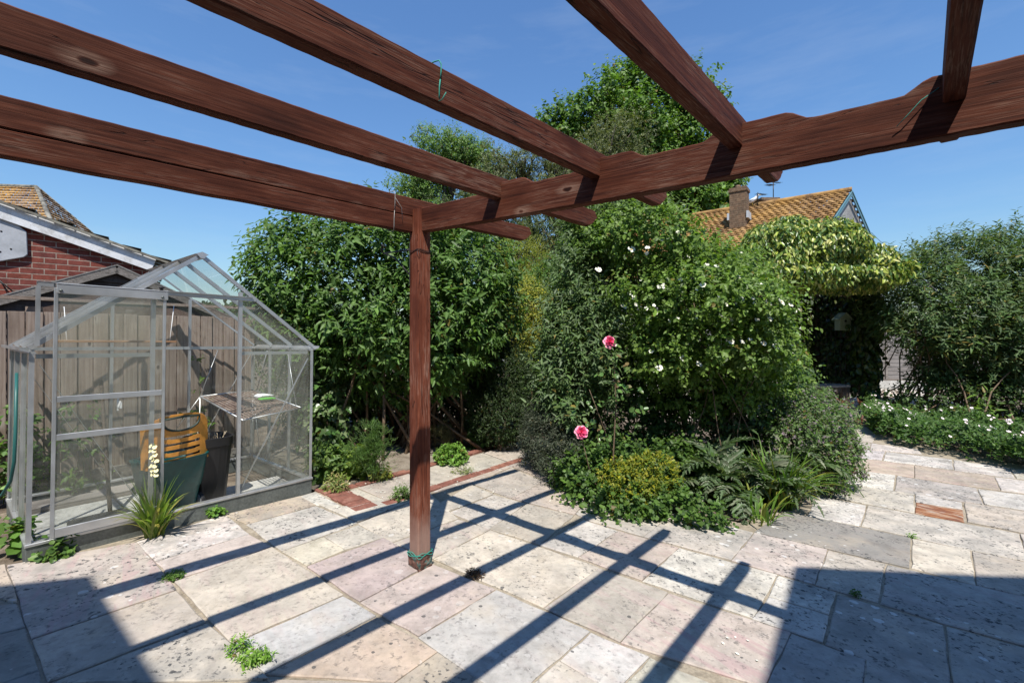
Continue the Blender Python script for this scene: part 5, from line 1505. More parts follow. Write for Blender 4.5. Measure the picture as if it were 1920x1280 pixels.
# trees beyond the garden
TG_ = "trees standing beyond the garden"
Yt = 22.0
tree("sycamore_tree", "tall spreading bright green tree rising highest above the pergola beam", (6.2, 22.0),
     [bpx(*b[:2], Yt + b[4], b[2], b[3]) for b in ((1135,185,85,68,0), (1205,175,72,55,.5), (1062,235,48,55,0), (1175,262,105,75,-.5), (1268,255,70,68,0), (1325,330,55,50,-.5), (1240,350,90,60,-1), (1120,345,95,65,0), (1350,378,42,34,-1), (1345,320,45,45,-.5), (1280,205,60,50,0), (1180,410,130,45,-.5), (1300,415,60,35,-.5))],
     10, 0.32, 0.52, 9000, 8, 0.20, 0.15, [(0.060,0.125,0.022), (0.080,0.155,0.028), (0.040,0.090,0.020)], 21, (0.12,0.19,0.03), 0.34, TG_, droop=0.5, up=0.3, upn=0.5)
tree("willow_leaved_tree", "grey green small leaved tree in front of the tall sycamore", (3.4, 16.5),
     [bpx(*b[:2], 16.5, b[2], b[3]) for b in ((1140,275,70,62), (1095,305,60,55), (1170,330,60,55), (1020,310,60,45), (960,300,58,42), (930,345,70,50), (1060,365,80,50))],
     9, 0.34, 0.55, 6500, 9, 0.085, 0.034, [(0.085,0.105,0.050), (0.105,0.125,0.065), (0.06,0.085,0.038)], 22, (0.14,0.16,0.08), 0.2, TG_, droop=0.35, up=0.2)
tree("ash_tree", "lighter green tree behind the second rafter from the left", (-2.9, 19.0),
     [bpx(*b[:2], 19, b[2], b[3]) for b in ((830,285,55,42), (870,270,40,35), (795,330,50,40), (850,345,70,45), (775,370,40,35), (900,300,40,40))],
     9, 0.34, 0.55, 3600, 8, 0.13, 0.06, [(0.075,0.145,0.035), (0.095,0.165,0.045), (0.055,0.11,0.035)], 23, (0.13,0.2,0.05), 0.2, TG_, droop=0.4, up=0.25)
tree("holm_oak_tree", "dark olive evergreen tree low behind the post top", (-0.6, 13.5),
     [bpx(*b[:2], 13.5, b[2], b[3]) for b in ((900,400,90,50), (1010,420,80,50), (830,420,80,45), (1090,430,60,50), (760,420,70,40), (960,470,100,60), (1060,500,90,60))],
     9, 0.34, 0.55, 7000, 8, 0.075, 0.035, [(0.040,0.062,0.022), (0.055,0.078,0.03), (0.028,0.048,0.018)], 24, (0.09,0.11,0.04), 0.16, TG_, droop=0.3, up=0.3)

# background shrubs between the big shrubs
BG = "shrubs at the back of the garden"
bush("conifer_shrub", "yellow green fine leaved conifer behind the large left shrub", "shrub", (0.12, 8.8), [bpx(975,492,8.8,42,46), bpx(965,540,8.8,50,50), bpx(990,600,8.9,60,60)], 2600, 10, 0.045, 0.012, [(0.14,0.17,0.022), (0.10,0.14,0.022), (0.18,0.20,0.03)], 31, (0.24,0.25,0.04), 6, group=BG, alpha=40, up=0.8, droop=0.0)
bush("yellow_shrub", "small yellow leaved shrub with brown twigs behind the clipped bush", "shrub", (0.35, 7.6), [bpx(990,575,7.6,48,40), bpx(1015,610,7.4,38,40), bpx(960,560,7.8,35,35), bpx(985,650,7.6,40,50)], 2400, 7, 0.038, 0.02, [(0.20,0.22,0.03), (0.11,0.15,0.03), (0.26,0.26,0.04), (0.07,0.11,0.03)], 32, None, 60, 0.010, group=BG, droop=0.1)
bush("leafy_shrub", "mid green leafy shrub at the back between the big shrubs", "shrub", (0.75, 8.0), [bpx(1050,560,8.0,60,70), bpx(1095,470,9.0,40,40), bpx(1080,640,7.6,60,80), bpx(1010,700,7.6,50,60)], 3000, 8, 0.07, 0.03, GREEN, 33, YOUNG, 20, group=BG)
bush("laurel_hedge", "dark evergreen hedge closing the back of the garden", "hedge", (0.0, 10.8), [(-2.6, 10.6, 0.9, 1.6, .8, 1.6), (-0.6, 10.9, 1.0, 1.6, .8, 1.7), (1.4, 10.8, 1.0, 1.6, .8, 1.8), (3.2, 11.2, 1.0, 1.5, .8, 1.7), (-4.2, 9.8, 0.9, 1.2, .8, 1.4)], 5200, 7, 0.10, 0.045, [(0.03,0.06,0.02), (0.045,0.08,0.024), (0.022,0.046,0.018)], 34, None, 10, spread=1.5)

# the large green shrub left of the post
LB = [bpx(615,545,6.1,118,115,.8), bpx(560,525,6.0,75,80,.6), bpx(560,620,5.9,70,70,.6), bpx(690,500,6.2,120,95,.9), bpx(780,490,6.2,110,80,.9), bpx(860,520,6.2,92,88,.8), bpx(905,585,6.2,55,70,.6), bpx(700,600,5.9,130,100,.7), bpx(810,610,5.9,100,100,.7), bpx(770,690,6.3,90,60,.5), bpx(640,690,6.5,90,70,.5), bpx(880,660,6.5,50,60,.5)]
lb_base = (gnd(760, 850).x, 6.6)
_, LP, LO = bush("broad_shrub", "large broad leaved green shrub behind the post beside the greenhouse", "shrub", lb_base, LB, 4600, 9, 0.115, 0.046, [(0.055,0.118,0.028), (0.075,0.145,0.036), (0.040,0.088,0.025)], 41, (0.125,0.20,0.055), 55, 0.022, 0.26,
     lump=0.2, hi=1.08, lo=0.45, up=0.75, droop=0.28, jit=0.5, profile='lance', curl=0.28, fold=0.2, alpha=64, yt=0.55, spread=0.45)
def long_shoots(rng, n, pxs, y, slen, k, L, W, cols, young, **kw):
    P = np.array([at(px, py, y + rng.normal(0, .15)) for px, py in pxs]); O = np.tile(np.array([[0,-.1,1.0]]), (len(P),1))
    return shoot_leaves(rng, P, O, slen, k, L, W, cols, young, **kw)
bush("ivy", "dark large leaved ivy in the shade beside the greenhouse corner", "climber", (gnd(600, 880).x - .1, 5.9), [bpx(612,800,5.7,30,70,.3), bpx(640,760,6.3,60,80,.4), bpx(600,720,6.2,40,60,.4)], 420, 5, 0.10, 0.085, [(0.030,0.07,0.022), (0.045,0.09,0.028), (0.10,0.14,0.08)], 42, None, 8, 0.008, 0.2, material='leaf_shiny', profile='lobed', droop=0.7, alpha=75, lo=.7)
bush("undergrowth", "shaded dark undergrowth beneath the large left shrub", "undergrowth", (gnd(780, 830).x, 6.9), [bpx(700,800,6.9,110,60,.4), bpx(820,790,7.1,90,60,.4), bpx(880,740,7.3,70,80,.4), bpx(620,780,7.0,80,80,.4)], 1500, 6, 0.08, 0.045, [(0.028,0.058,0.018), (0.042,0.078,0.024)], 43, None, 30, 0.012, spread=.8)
bush("clipped_bush", "dark small leaved clipped bush leaning beside the narrow path", "shrub", (gnd(940, 815).x, 6.3), [bpx(948,715,6.3,46,72,.32), bpx(935,775,6.2,56,52,.35), bpx(925,700,6.5,38,60,.3)], 4800, 8, 0.030, 0.013, [(0.020,0.040,0.013), (0.030,0.055,0.017), (0.014,0.030,0.011)], 44, (0.055,0.085,0.028), 10, 0.012, 0.10, lump=.06, lo=.75)

# narrow-bed plants along the brick edging
def thread_plant(name, label, cat, base, hgt, nst, seed, col, fine=0.05, spread=0.12):
    """feathery plant: stems with many thread-fine leaflets"""
    rng = np.random.default_rng(seed); t = plant(name, label, cat, base); mb = MB(); Ps, Ds = [], []
    b = Vector((base[0], base[1], g(*base)))
    for i in range(nst):
        top = b + Vector((rng.normal(0, spread), rng.normal(0, spread), hgt*rng.uniform(.7, 1.05)))
        pts = curve_pts(b + Vector(rng.normal(0, .015, 3)), top, .02, 6, rng, .01)
        mb.tube(pts, [.007 - .0008*k for k in range(7)], 5)
        for q in range(9):
            s = rng.uniform(.25, 1.0); k = min(5, int(s*6)); p0 = pts[k].lerp(pts[k+1], s*6 - k)
            d = nrm(np.array([rng.normal(), rng.normal(), rng.uniform(.0, .8)])); ln = rng.uniform(.10, .22)*(1.25 - .5*s)
            m = 60; tt = rng.random(m); o = rng.normal(0, .28, (m,3))*ln*tt[:,None]*.8
            Ps.append(np.array(p0) + d*(tt*ln)[:,None] + o - np.array([0,0,1])*(tt**2*ln*.3)[:,None]); Ds.append(nrm(d + rng.normal(0, .6, (m,3))))
    P = np.vstack(Ps); D = np.vstack(Ds)
    leaf_object("leaves", [leaf_arrays(P, D, nrm(rng.normal(size=P.shape)), fine, fine*.07, palette(rng, len(P), col, .2), 'strap')], M['leaf'], t)
    obj("stems", mb, M['green_stem'], t); return t
thread_plant("fennel", "feathery green fennel plant growing by the brick edging left of the post", "plant", gxy(695, 904), 0.58, 7, 51, [(0.055,0.115,0.035), (0.075,0.14,0.04)], 0.055, .085)
thread_plant("bronze_fennel", "small dusty bronze fennel behind the right side of the post", "plant", gxy(838, 842), 0.34, 4, 52, [(0.10,0.105,0.06), (0.13,0.13,0.08)], .045, .07)
def tuft(name, label, cat, base, r, h, n, k, L, W, cols, seed, young=None, group=None, profile='oval', material='leaf', stems=4, **kw):
    b = (base[0], base[1]); z = g(*b)
    return bush(name, label, cat, b, [(b[0], b[1], z + h*.35, r, r, h*.65)], n, k, L, W, cols, seed, young, stems, .004, L*1.4, material, "leaves", group, 'green_stem', r*.4, profile=profile, lo=.2, minh=.004, facing=.2, **kw)
WEED = "low plants and weeds along the path edge"
tuft("leafy_weed", "yellow green low leafy weed spilling over the brick edging left of the post", "weed", gxy(655, 885), .22, .24, 230, 6, .055, .045, [(0.12,0.19,0.03), (0.08,0.15,0.03)], 61, (0.2,0.26,0.04), WEED, 'round')
tuft("leafy_weed", "tall dark green weeds at the greenhouse's right front corner", "weed", gxy(612, 893), .16, .34, 200, 6, .06, .035, [(0.05,0.10,0.03), (0.09,0.15,0.04)], 62, None, WEED)
tuft("leafy_weed", "bright green clump of weed just right of the post on the path edge", "weed", gxy(846, 868), .17, .20, 260, 6, .035, .026, [(0.10,0.20,0.035), (0.07,0.15,0.03)], 63, (0.16,0.26,0.05), WEED, 'round')
tuft("leafy_weed", "dark leafy sprig under the clipped bush", "weed", gxy(893, 838), .10, .24, 40, 6, .085, .04, [(0.04,0.095,0.028), (0.06,0.12,0.03)], 64, None, WEED)
tuft("leafy_weed", "small grey green weed sitting on the front brick edging", "weed", gxy(752, 936), .075, .10, 90, 6, .035, .010, [(0.07,0.13,0.035), (0.09,0.15,0.05)], 65, None, WEED, 'strap')
tuft("leafy_weed", "pale dry weed at the corner of the brick edging", "weed", gxy(628, 918), .11, .12, 90, 6, .04, .014, [(0.12,0.16,0.05), (0.08,0.14,0.04), (0.2,0.18,0.09)], 66, None, WEED)
tuft("leafy_weed", "pale dry weeds at the narrow far end of the path", "weed", gxy(950, 826), .20, .10, 120, 6, .035, .012, [(0.13,0.17,0.05), (0.2,0.18,0.09), (0.09,0.13,0.04)], 67, None, WEED, stems=0)
tuft("leafy_weed", "yellowing straggly weed between the path slabs left of the post", "weed", gxy(712, 898), .09, .12, 50, 6, .04, .022, [(0.2,0.2,0.04), (0.12,0.17,0.04)], 68, None, WEED)
tuft("leafy_weed", "thin line of weeds in the path joint right of the post", "weed", gxy(868, 887), .12, .05, 60, 5, .022, .01, [(0.09,0.14,0.04), (0.13,0.15,0.06)], 69, None, WEED)
PW = "small weeds growing in the paving joints"
tuft("paving_weed", "spreading ferny weed in the joint of the front slabs at the bottom left", "weed", gxy(478, 1243), .055, .035, 46, 7, .028, .012, [(0.09,0.19,0.03), (0.12,0.22,0.04)], 71, None, PW, 'lobed', alpha=75)
tuft("paving_weed", "small ferny sprig beside the bottom left paving weed", "weed", gxy(446, 1222), .035, .05, 26, 6, .026, .012, [(0.09,0.19,0.03), (0.12,0.22,0.04)], 72, None, PW, 'lobed')
tuft("moss_tuft", "dark green moss tuft in the joint before the greenhouse", "moss", gxy(324, 1083), .05, .022, 160, 6, .012, .006, [(0.05,0.11,0.02), (0.07,0.14,0.03)], 73, None, PW, stems=0)
tuft("dead_weed", "withered brown weed tuft right of the post foot", "weed", gxy(890, 1079), .045, .018, 90, 5, .02, .006, [(0.06,0.035,0.022), (0.12,0.08,0.05), (0.03,0.02,0.015)], 74, None, PW, stems=3)
tuft("paving_weed", "tiny green weed at the corner of the dark grey slab", "weed", gxy(1710, 1008), .018, .02, 14, 5, .02, .008, [(0.09,0.19,0.03)], 75, None, PW)
tuft("paving_weed", "small weed with pale leaves at the foot of the greenhouse doorway", "weed", gxy(402, 968), .045, .075, 26, 5, .036, .022, [(0.07,0.16,0.035), (0.10,0.2,0.04)], 76, None, PW, 'round')
tuft("paving_weed", "dark rounded weed at the greenhouse's front left plinth", "weed", gxy(104, 1042), .075, .08, 40, 4, .045, .038, [(0.045,0.10,0.025), (0.07,0.13,0.03)], 77, None, PW, 'round')
tuft("paving_weed", "shaded weed in the joint at the edge of the right hand shadow", "weed", gxy(1606, 1117), .022, .015, 24, 5, .016, .008, [(0.05,0.10,0.025)], 78, None, PW)
tuft("leafy_weed", "large leaved weed outside the left wall of the greenhouse", "weed", (GO.x - .26, GO.y + .18), .05, .14, 16, 5, .07, .055, [(0.06,0.13,0.03), (0.09,0.17,0.04)], 79, None, WEED, 'round')
tuft("leafy_weed", "tall weed against the fence left of the greenhouse", "weed", (GO.x - 1.15, GO.y + .95), .15, .75, 90, 5, .07, .045, [(0.05,0.11,0.03), (0.08,0.15,0.04)], 80, None, WEED)
tuft("leafy_weed", "white flowered weeds between the greenhouse back and the fence", "weed", tuple((GO + FR*.45 + SD*(GD + .11)).xy), .22, .8, 55, 6, .06, .03, [(0.06,0.12,0.035), (0.09,0.15,0.05)], 81, None, WEED)
tuft("leafy_weed", "green sprig growing inside the right of the greenhouse by the back", "weed", tuple((GO + FR*1.35 + SD*(GD + .10)).xy), .12, 1.2, 26, 6, .05, .026, [(0.06,0.12,0.03), (0.10,0.17,0.04)], 82, None, WEED)

def strap_leaves(rng, b, n, ln, wd, cols, spread=0.05, lean=0.6, seg=7, tipcol=None):
    """arching strap leaves as ribbons (V, faces, colours)"""
    Vs, Fs, Cs = [], [], []; o = 0
    for i in range(n):
        a = rng.uniform(0, 6.283); L_ = ln*rng.uniform(.6, 1.15); ln_ = lean*rng.uniform(.3, 1.3)
        d = np.array([math.cos(a), math.sin(a), 0]); sd = np.array([-d[1], d[0], 0]); p = np.array(b) + d*rng.uniform(0, spread) + sd*rng.normal(0, spread*.4)
        c = palette(rng, 1, cols, .18)[0]; el = math.radians(84) - ln_*.35; row = []
        for k in range(seg + 1):
            t = k/seg; w_ = wd*(.65 + .6*t if t < .4 else .9*(1 - ((t - .4)/.6)**1.6) + .03); nn = np.array([0,0,1])*math.cos(el) - d*math.sin(el)
            Vs += [p - sd*w_/2, p + nn*(-w_*.18), p + sd*w_/2]
            cc = c if tipcol is None or t < .75 else c*.4 + np.array(tipcol)*.6
            Cs += [cc]*3
            p = p + (d*math.cos(el) + np.array([0,0,1])*math.sin(el))*L_/seg; el -= ln_*2.0/seg*(.4 + 1.2*t)
            p[2] = max(p[2], g(p[0], p[1]) + .012)
        for k in range(seg):
            q = o + k*3; Fs += [(q, q+1, q+4, q+3), (q+1, q+2, q+5, q+4)]
        o += 3*(seg + 1)
    return np.array(Vs), np.array(Fs), np.array(Cs)
def flower5(mb, c, n, r, m0=0, m1=1, npet=5, cup=.15, rng=None):
    c, n = Vector(c), Vector(n).normalized(); e1 = n.cross(Vector((0.2,.3,1))).normalized(); e2 = n.cross(e1)
    for k in range(npet):
        a = 2*math.pi*k/npet + (rng.normal(0, .1) if rng is not None else 0); d = e1*math.cos(a) + e2*math.sin(a); s = n.cross(d); rr = r*(1 + (rng.normal(0, .1) if rng is not None else 0))
        P = [c, c + d*rr*.45 + s*rr*.36 + n*rr*cup*.5, c + d*rr*.9 + s*rr*.40 + n*rr*cup, c + d*rr*.88 + n*rr*cup*1.3*.6, c + d*rr*.9 - s*rr*.40 + n*rr*cup, c + d*rr*.45 - s*rr*.36 + n*rr*cup*.5]
        mb.add(P, [(0,1,2,3), (0,3,4,5)], m0)
    ring = [c + n*rr*.10 + (e1*math.cos(a) + e2*math.sin(a))*rr*.2 for a in (0, 1.05, 2.1, 3.14, 4.19, 5.24)]
    mb.add(ring + [c + n*rr*.2], [(i, (i+1) % 6, 6) for i in range(6)], m1)
def striatum():
    rng = np.random.default_rng(90); b = gnd(290, 1004); t = thing("striped_iris_plant", "strap leaved plant with a pale yellow flower spike before the greenhouse door", "plant", b)
    leaf_object("leaves", [strap_leaves(rng, b, 70, .36, .026, [(0.11,0.19,0.035), (0.14,0.22,0.05), (0.08,0.14,0.035), (0.28,0.26,0.10)], .05, .75, 7, (0.2,0.17,0.06)), strap_leaves(rng, b, 22, .42, .02, [(0.09,0.16,0.035)], .03, .25)], M['leaf'], t)
    top = Vector((b.x - .003, b.y, b.z + .66)); mb = MB(); mb.tube([b, b.lerp(top, .5) + Vector((.006,0,0)), top], [.005,.004,.003], 6); sp = obj("flower_stem", mb, M['green_stem'], t)
    for k in range(7):
        z = top.z - .018 - .034*k; c = Vector((top.x + rng.normal(0, .006), top.y - .012, z)); mb = MB()
        for s in (-1, 1): flower5(mb, c + Vector((s*.013, 0, rng.normal(0, .004))), Vector((s*.5, -1, .7)), .016, 0, 1, 6, .2, rng)
        obj("flower", mb, [M['petal_cream'], M['petal_yellow']], sp)
M['petal_cream'] = mat("cream_petals", 0.6, (0.76,0.70,0.38))
striatum()

# ---- island bed
RB = [bpx(1210,458,5.35,85,46,.75), bpx(1150,455,5.5,70,40,.6), bpx(1310,518,5.2,72,36,.6), bpx(1300,565,4.85,118,50,.6), bpx(1375,570,4.75,74,46,.55), bpx(1440,606,4.75,32,30,.3), bpx(1345,640,4.9,120,48,.55), bpx(1402,655,4.95,45,36,.4), bpx(1265,668,4.95,72,42,.45), bpx(1200,600,5.7,80,70,.4), bpx(1310,730,5.3,90,45,.4), bpx(1390,700,5.2,80,50,.4), bpx(1290,520,5.7,120,60,.4)]
rb = gnd(1280, 880)
ro, RP, RO = bush("rose_shrub", "big sprawling white flowered rose shrub in the island bed", "shrub", (rb.x + .1, 5.25), RB, 5600, 9, 0.058, 0.036, [(0.075,0.140,0.026), (0.100,0.178,0.036), (0.052,0.102,0.022)], 101, (0.17,0.24,0.05), 24, 0.007, 0.22,
     lump=.22, hi=1.08, lo=.5, up=.35, droop=.3, jit=.6, alpha=66, spread=.35)
def white_roses():
    rng = np.random.default_rng(102); protos = []
    for i in range(4):
        mb = MB(); flower5(mb, (0,0,0), (0,0,1), .036 - .003*i, 0, 1, 5, .12 + .14*i, rng); me = mb.mesh("flower", [M['petal_white'], M['petal_yellow']]); protos.append(me)
    spots = [(1184,468),(1132,470),(1326,497),(1290,482),(1122,506),(1252,512),(1276,524),(1237,538),(1318,535),(1180,550),(1192,571),(1146,578),(1170,575),(1440,568),(1424,532),(1362,537),(1465,566),(1497,583),(1482,572),(1352,592),(1368,599),(1371,640),(1391,641),(1406,637),(1455,650),(1486,646),(1485,660),(1222,660),(1280,672),(1310,683),(1228,696),(1415,707),(1236,690),(1292,480),(1215,465),(1345,500),(1385,520),(1150,480),(1390,560),(1310,610),(1180,640),(1240,450),(1270,436),(1420,600)]
    spots += [(float(rng.normal(1320, 90)), float(rng.normal(570, 65))) for _ in range(34)]
    for i, (px, py) in enumerate(spots):
        p = front_hit(RB, px, py, float(rng.uniform(1.08, 1.2)))
        if i >= 44 and p is None: continue
        if p is None: p = at(px, py, 4.85)
        n = (Vector((rng.normal(0, .45), -1, rng.uniform(.2, 1.1)))).normalized(); q = n.to_track_quat('Z', 'Y').to_matrix().to_4x4()
        s = rng.uniform(.75, 1.1) if i < 44 else rng.uniform(.4, .75)
        o = link("flower", protos[i % 4], ro, Matrix.Translation(-ro.location) @ Matrix.Translation(p) @ q @ Matrix.Scale(s, 4))
white_roses()
bush("buddleja_shrub", "grey green narrow leaved shrub on the left of the island bed", "shrub", (gnd(1080, 850).x, 5.5), [bpx(1085,560,5.5,40,80,.35), bpx(1098,480,5.6,38,55,.35), bpx(1070,640,5.4,42,75,.35), bpx(1105,650,5.3,50,80,.4), bpx(1075,720,5.4,60,60,.4), bpx(1120,420,5.7,50,28,.3), bpx(1190,405,5.6,50,22,.3)], 1500, 10, 0.10, 0.029, [(0.062,0.112,0.040), (0.078,0.132,0.052), (0.046,0.088,0.032)], 103, (0.17,0.21,0.13), 24, 0.012, 0.26, material='leaf_matt', profile='lance', up=.9, droop=.25, lump=.25, hi=1.1)
bush("silver_shrub", "low dark silvery feathery shrub at the left foot of the island bed", "shrub", gxy(1032, 868), [bpx(1028,825,5.3,45,50,.35), bpx(1055,870,4.9,38,35,.3), bpx(1015,790,5.5,22,34,.25)], 1500, 9, 0.050, 0.011, [(0.030,0.042,0.028), (0.042,0.056,0.042), (0.018,0.028,0.018), (0.11,0.12,0.11)], 104, None, 10, 0.008, .12, material='leaf_matt', profile='lance', minh=.01, wts=[.34,.26,.32,.08])
def frond(rng, b, a, ln, el0, drop, nl, ll, lw, col, Ps, prof_taper=True):
    """one jagged leaf: a midrib arc carrying lobes on both sides"""
    d = np.array([math.cos(a), math.sin(a), 0]); sd = np.array([-d[1], d[0], 0]); p = np.array(b, float); el = el0; P, D, N, L, mid = [], [], [], [], [p.copy()]
    for k in range(nl):
        t = k/nl; v = d*math.cos(el) + np.array([0,0,1])*math.sin(el); n = np.array([0,0,1])*math.cos(el) - d*math.sin(el)
        p = p + v*ln/nl; el -= drop/nl*(.3 + 1.4*t); p[2] = max(p[2], g(p[0], p[1]) + .03); mid.append(p.copy())
        sz = ll*math.sin(math.pi*min(1, (.12 + .88*t)**.8))*rng.uniform(.8, 1.15) + .02
        for s in (-1, 1):
            P.append(p.copy()); D.append(v*.75 + sd*s*.8 + n*rng.normal(.12, .12)); N.append(n + rng.normal(0, .15, 3)); L.append(sz)
            P.append(p + v*ln/nl*.4); D.append(v*.5 + sd*s*.85 + n*rng.normal(.3, .2)); N.append(n + sd*s*.4); L.append(sz*.55)
    P.append(p); D.append(v); N.append(n); L.append(ll*.6)
    c = palette(rng, len(P), col, .15); L = np.array(L)
    Ps.append(leaf_arrays(np.array(P), np.array(D), np.array(N), L, L*lw, c, 'lobed', .25, .25))
    return mid
def cardoon(name, label, bases, ln, seed, n, col, extra=()):
    rng = np.random.default_rng(seed); b0 = bases[0]; t = plant(name, label, "plant", b0); Ps = []; mb = MB()
    for b in bases:
        z = g(*b)
        for i in range(n):
            a = 2*math.pi*(i + rng.uniform(-.3, .3))/n + rng.uniform(0, .4)
            mid = frond(rng, (b[0] + rng.normal(0, .04), b[1] + rng.normal(0, .04), z + .02), a, ln*rng.uniform(.55, 1.1), math.radians(rng.uniform(38, 84)), rng.uniform(1.3, 2.5), 15, .185, .38, col, Ps)
            mb.tube(mid, [.008 - .0004*k for k in range(len(mid))], 5)
    for (b, a_, l_, e_, d_) in extra:
        mid = frond(rng, (b[0], b[1], g(*b) + .12), a_, l_, e_, d_, 18, .16*l_/.6, .40, col, Ps); mb.tube(mid, [.010 - .0004*k for k in range(len(mid))], 5)
    leaf_object("leaves", Ps, M['leaf'], t); obj("leaf_ribs", mb, M['pale_rib'], t); return t
M['pale_rib'] = mat("pale_leaf_ribs", 0.6, (0.22,0.27,0.18))
CC = [(0.052,0.092,0.046), (0.070,0.112,0.064), (0.040,0.074,0.036), (0.13,0.155,0.125)]
cardoon("cardoon", "big jagged silvery leaved cardoon at the front of the island bed", [gxy(1360, 940), gxy(1415, 935), gxy(1315, 925), gxy(1465, 915), gxy(1380, 895)], .74, 111, 15, CC, [(gxy(1385,925), math.radians(-100), .66, math.radians(50), 2.3), (gxy(1400,915), math.radians(-118), .70, math.radians(58), 2.2), (gxy(1345,930), math.radians(-125), .58, math.radians(50), 2.2), (gxy(1460,915), math.radians(-45), .75, math.radians(48), 2.0), (gxy(1440,915), math.radians(-70), .62, math.radians(52), 2.2), (gxy(1320,900), math.radians(-140), .72, math.radians(66), 1.5), (gxy(1410,890), math.radians(-95), .8, math.radians(72), 1.6), (gxy(1470,890), math.radians(-60), .8, math.radians(66), 1.5), (gxy(1350,890), math.radians(-80), .8, math.radians(74), 1.5)])
cardoon("thistle_plant", "small jagged leaved plant at the left tip of the island bed", [gxy(1085, 905)], .34, 112, 9, CC)
def daylily(label, base, n, ln, seed, wd=.019, lean=.8):
    rng = np.random.default_rng(seed); b = Vector((base[0], base[1], g(*base))); t = plant("daylily", label, "plant", base, "daylily clumps in the island bed")
    leaf_object("leaves", [strap_leaves(rng, b, n, ln, wd, [(0.065,0.145,0.024), (0.085,0.17,0.03), (0.05,0.11,0.02), (0.08,0.16,0.028), (0.17,0.19,0.04)], .12, lean, 8)], M['leaf'], t)
daylily("arching daylily clump at the right front corner of the island bed", gxy(1462, 948), 170, .60, 121, .022)
daylily("upright strap leaved daylily clump behind the yellow spurge", gxy(1215, 880), 45, .5, 122, .018, .4)
daylily("yellowing daylily leaves beneath the cardoon's front leaf", gxy(1425, 975), 34, .36, 123, .024, 1.0)
bush("spurge", "yellow flowered spurge mound at the front of the island bed", "plant", gxy(1205, 925), [bpx(1165,900,4.25,34,30,.16), bpx(1225,895,4.2,45,38,.18), bpx(1195,920,4.1,55,30,.18)], 620, 8, .032, .019, [(0.17,0.18,0.016), (0.13,0.16,0.018), (0.05,0.10,0.024), (0.07,0.125,0.024)], 131, (0.27,0.25,0.018), 12, .004, .07, stem_mat='green_stem', up=1.0, droop=0, profile='round', lo=.75, yt=.35, minh=.02)
bush("catmint", "purple flowered grey green mound spilling onto the paving at the right of the island bed", "plant", (gnd(1520, 900).x, 4.9), [bpx(1500,825,5.2,85,60,.5), bpx(1560,860,5.1,45,50,.3), bpx(1450,765,5.7,80,55,.5), bpx(1530,790,5.9,55,50,.4), bpx(1400,775,5.6,70,60,.4), bpx(1530,885,4.85,45,38,.25), bpx(1470,850,5.3,70,50,.3)], 4200, 8, .044, .024, [(0.060,0.125,0.032), (0.080,0.150,0.042), (0.045,0.095,0.028), (0.105,0.085,0.12), (0.14,0.11,0.17)], 132, (0.11,0.15,0.05), 20, .005, .13, stem_mat='green_stem', wts=[.34,.26,.18,.12,.10], up=.6, droop=.15, lump=.2, minh=.02, lo=.6)
bush("green_filler", "dark leafy green plants along the front edge of the island bed", "plant", gxy(1280, 955), [bpx(1110,925,4.3,48,38,.2), bpx(1180,950,4.0,70,30,.18), bpx(1262,955,3.95,48,32,.16), bpx(1140,880,4.6,70,40,.25), bpx(1270,880,4.7,70,45,.25), bpx(1075,900,4.6,35,30,.2), bpx(1320,972,3.8,40,14,.12)], 1300, 6, .052, .036, [(0.040,0.088,0.020), (0.060,0.120,0.026), (0.028,0.062,0.017)], 133, (0.11,0.18,0.03), 20, .004, .13, stem_mat='green_stem', profile='round', droop=.2, minh=.015, lo=.4)
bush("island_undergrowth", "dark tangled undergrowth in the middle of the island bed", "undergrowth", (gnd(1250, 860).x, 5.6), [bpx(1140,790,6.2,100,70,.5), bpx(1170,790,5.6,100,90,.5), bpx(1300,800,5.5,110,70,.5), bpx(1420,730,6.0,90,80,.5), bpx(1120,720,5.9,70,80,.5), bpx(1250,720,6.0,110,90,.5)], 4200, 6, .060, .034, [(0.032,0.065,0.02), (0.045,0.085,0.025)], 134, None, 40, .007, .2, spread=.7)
tuft("copper_sprig", "bronze red young shoots at the right side of the rose shrub", "plant", (gnd(1478, 850).x, 5.3), .10, 1.0, 26, 6, .05, .022, [(0.13,0.045,0.028), (0.09,0.05,0.03)], 135, None)
thread_plant("green_fennel", "bright feathery fennel tuft at the back right of the island bed", "plant", (at(1555, 760, 7.0).x, 7.0), .42, 6, 136, [(0.09,0.17,0.03), (0.12,0.2,0.04)], .05, .12)
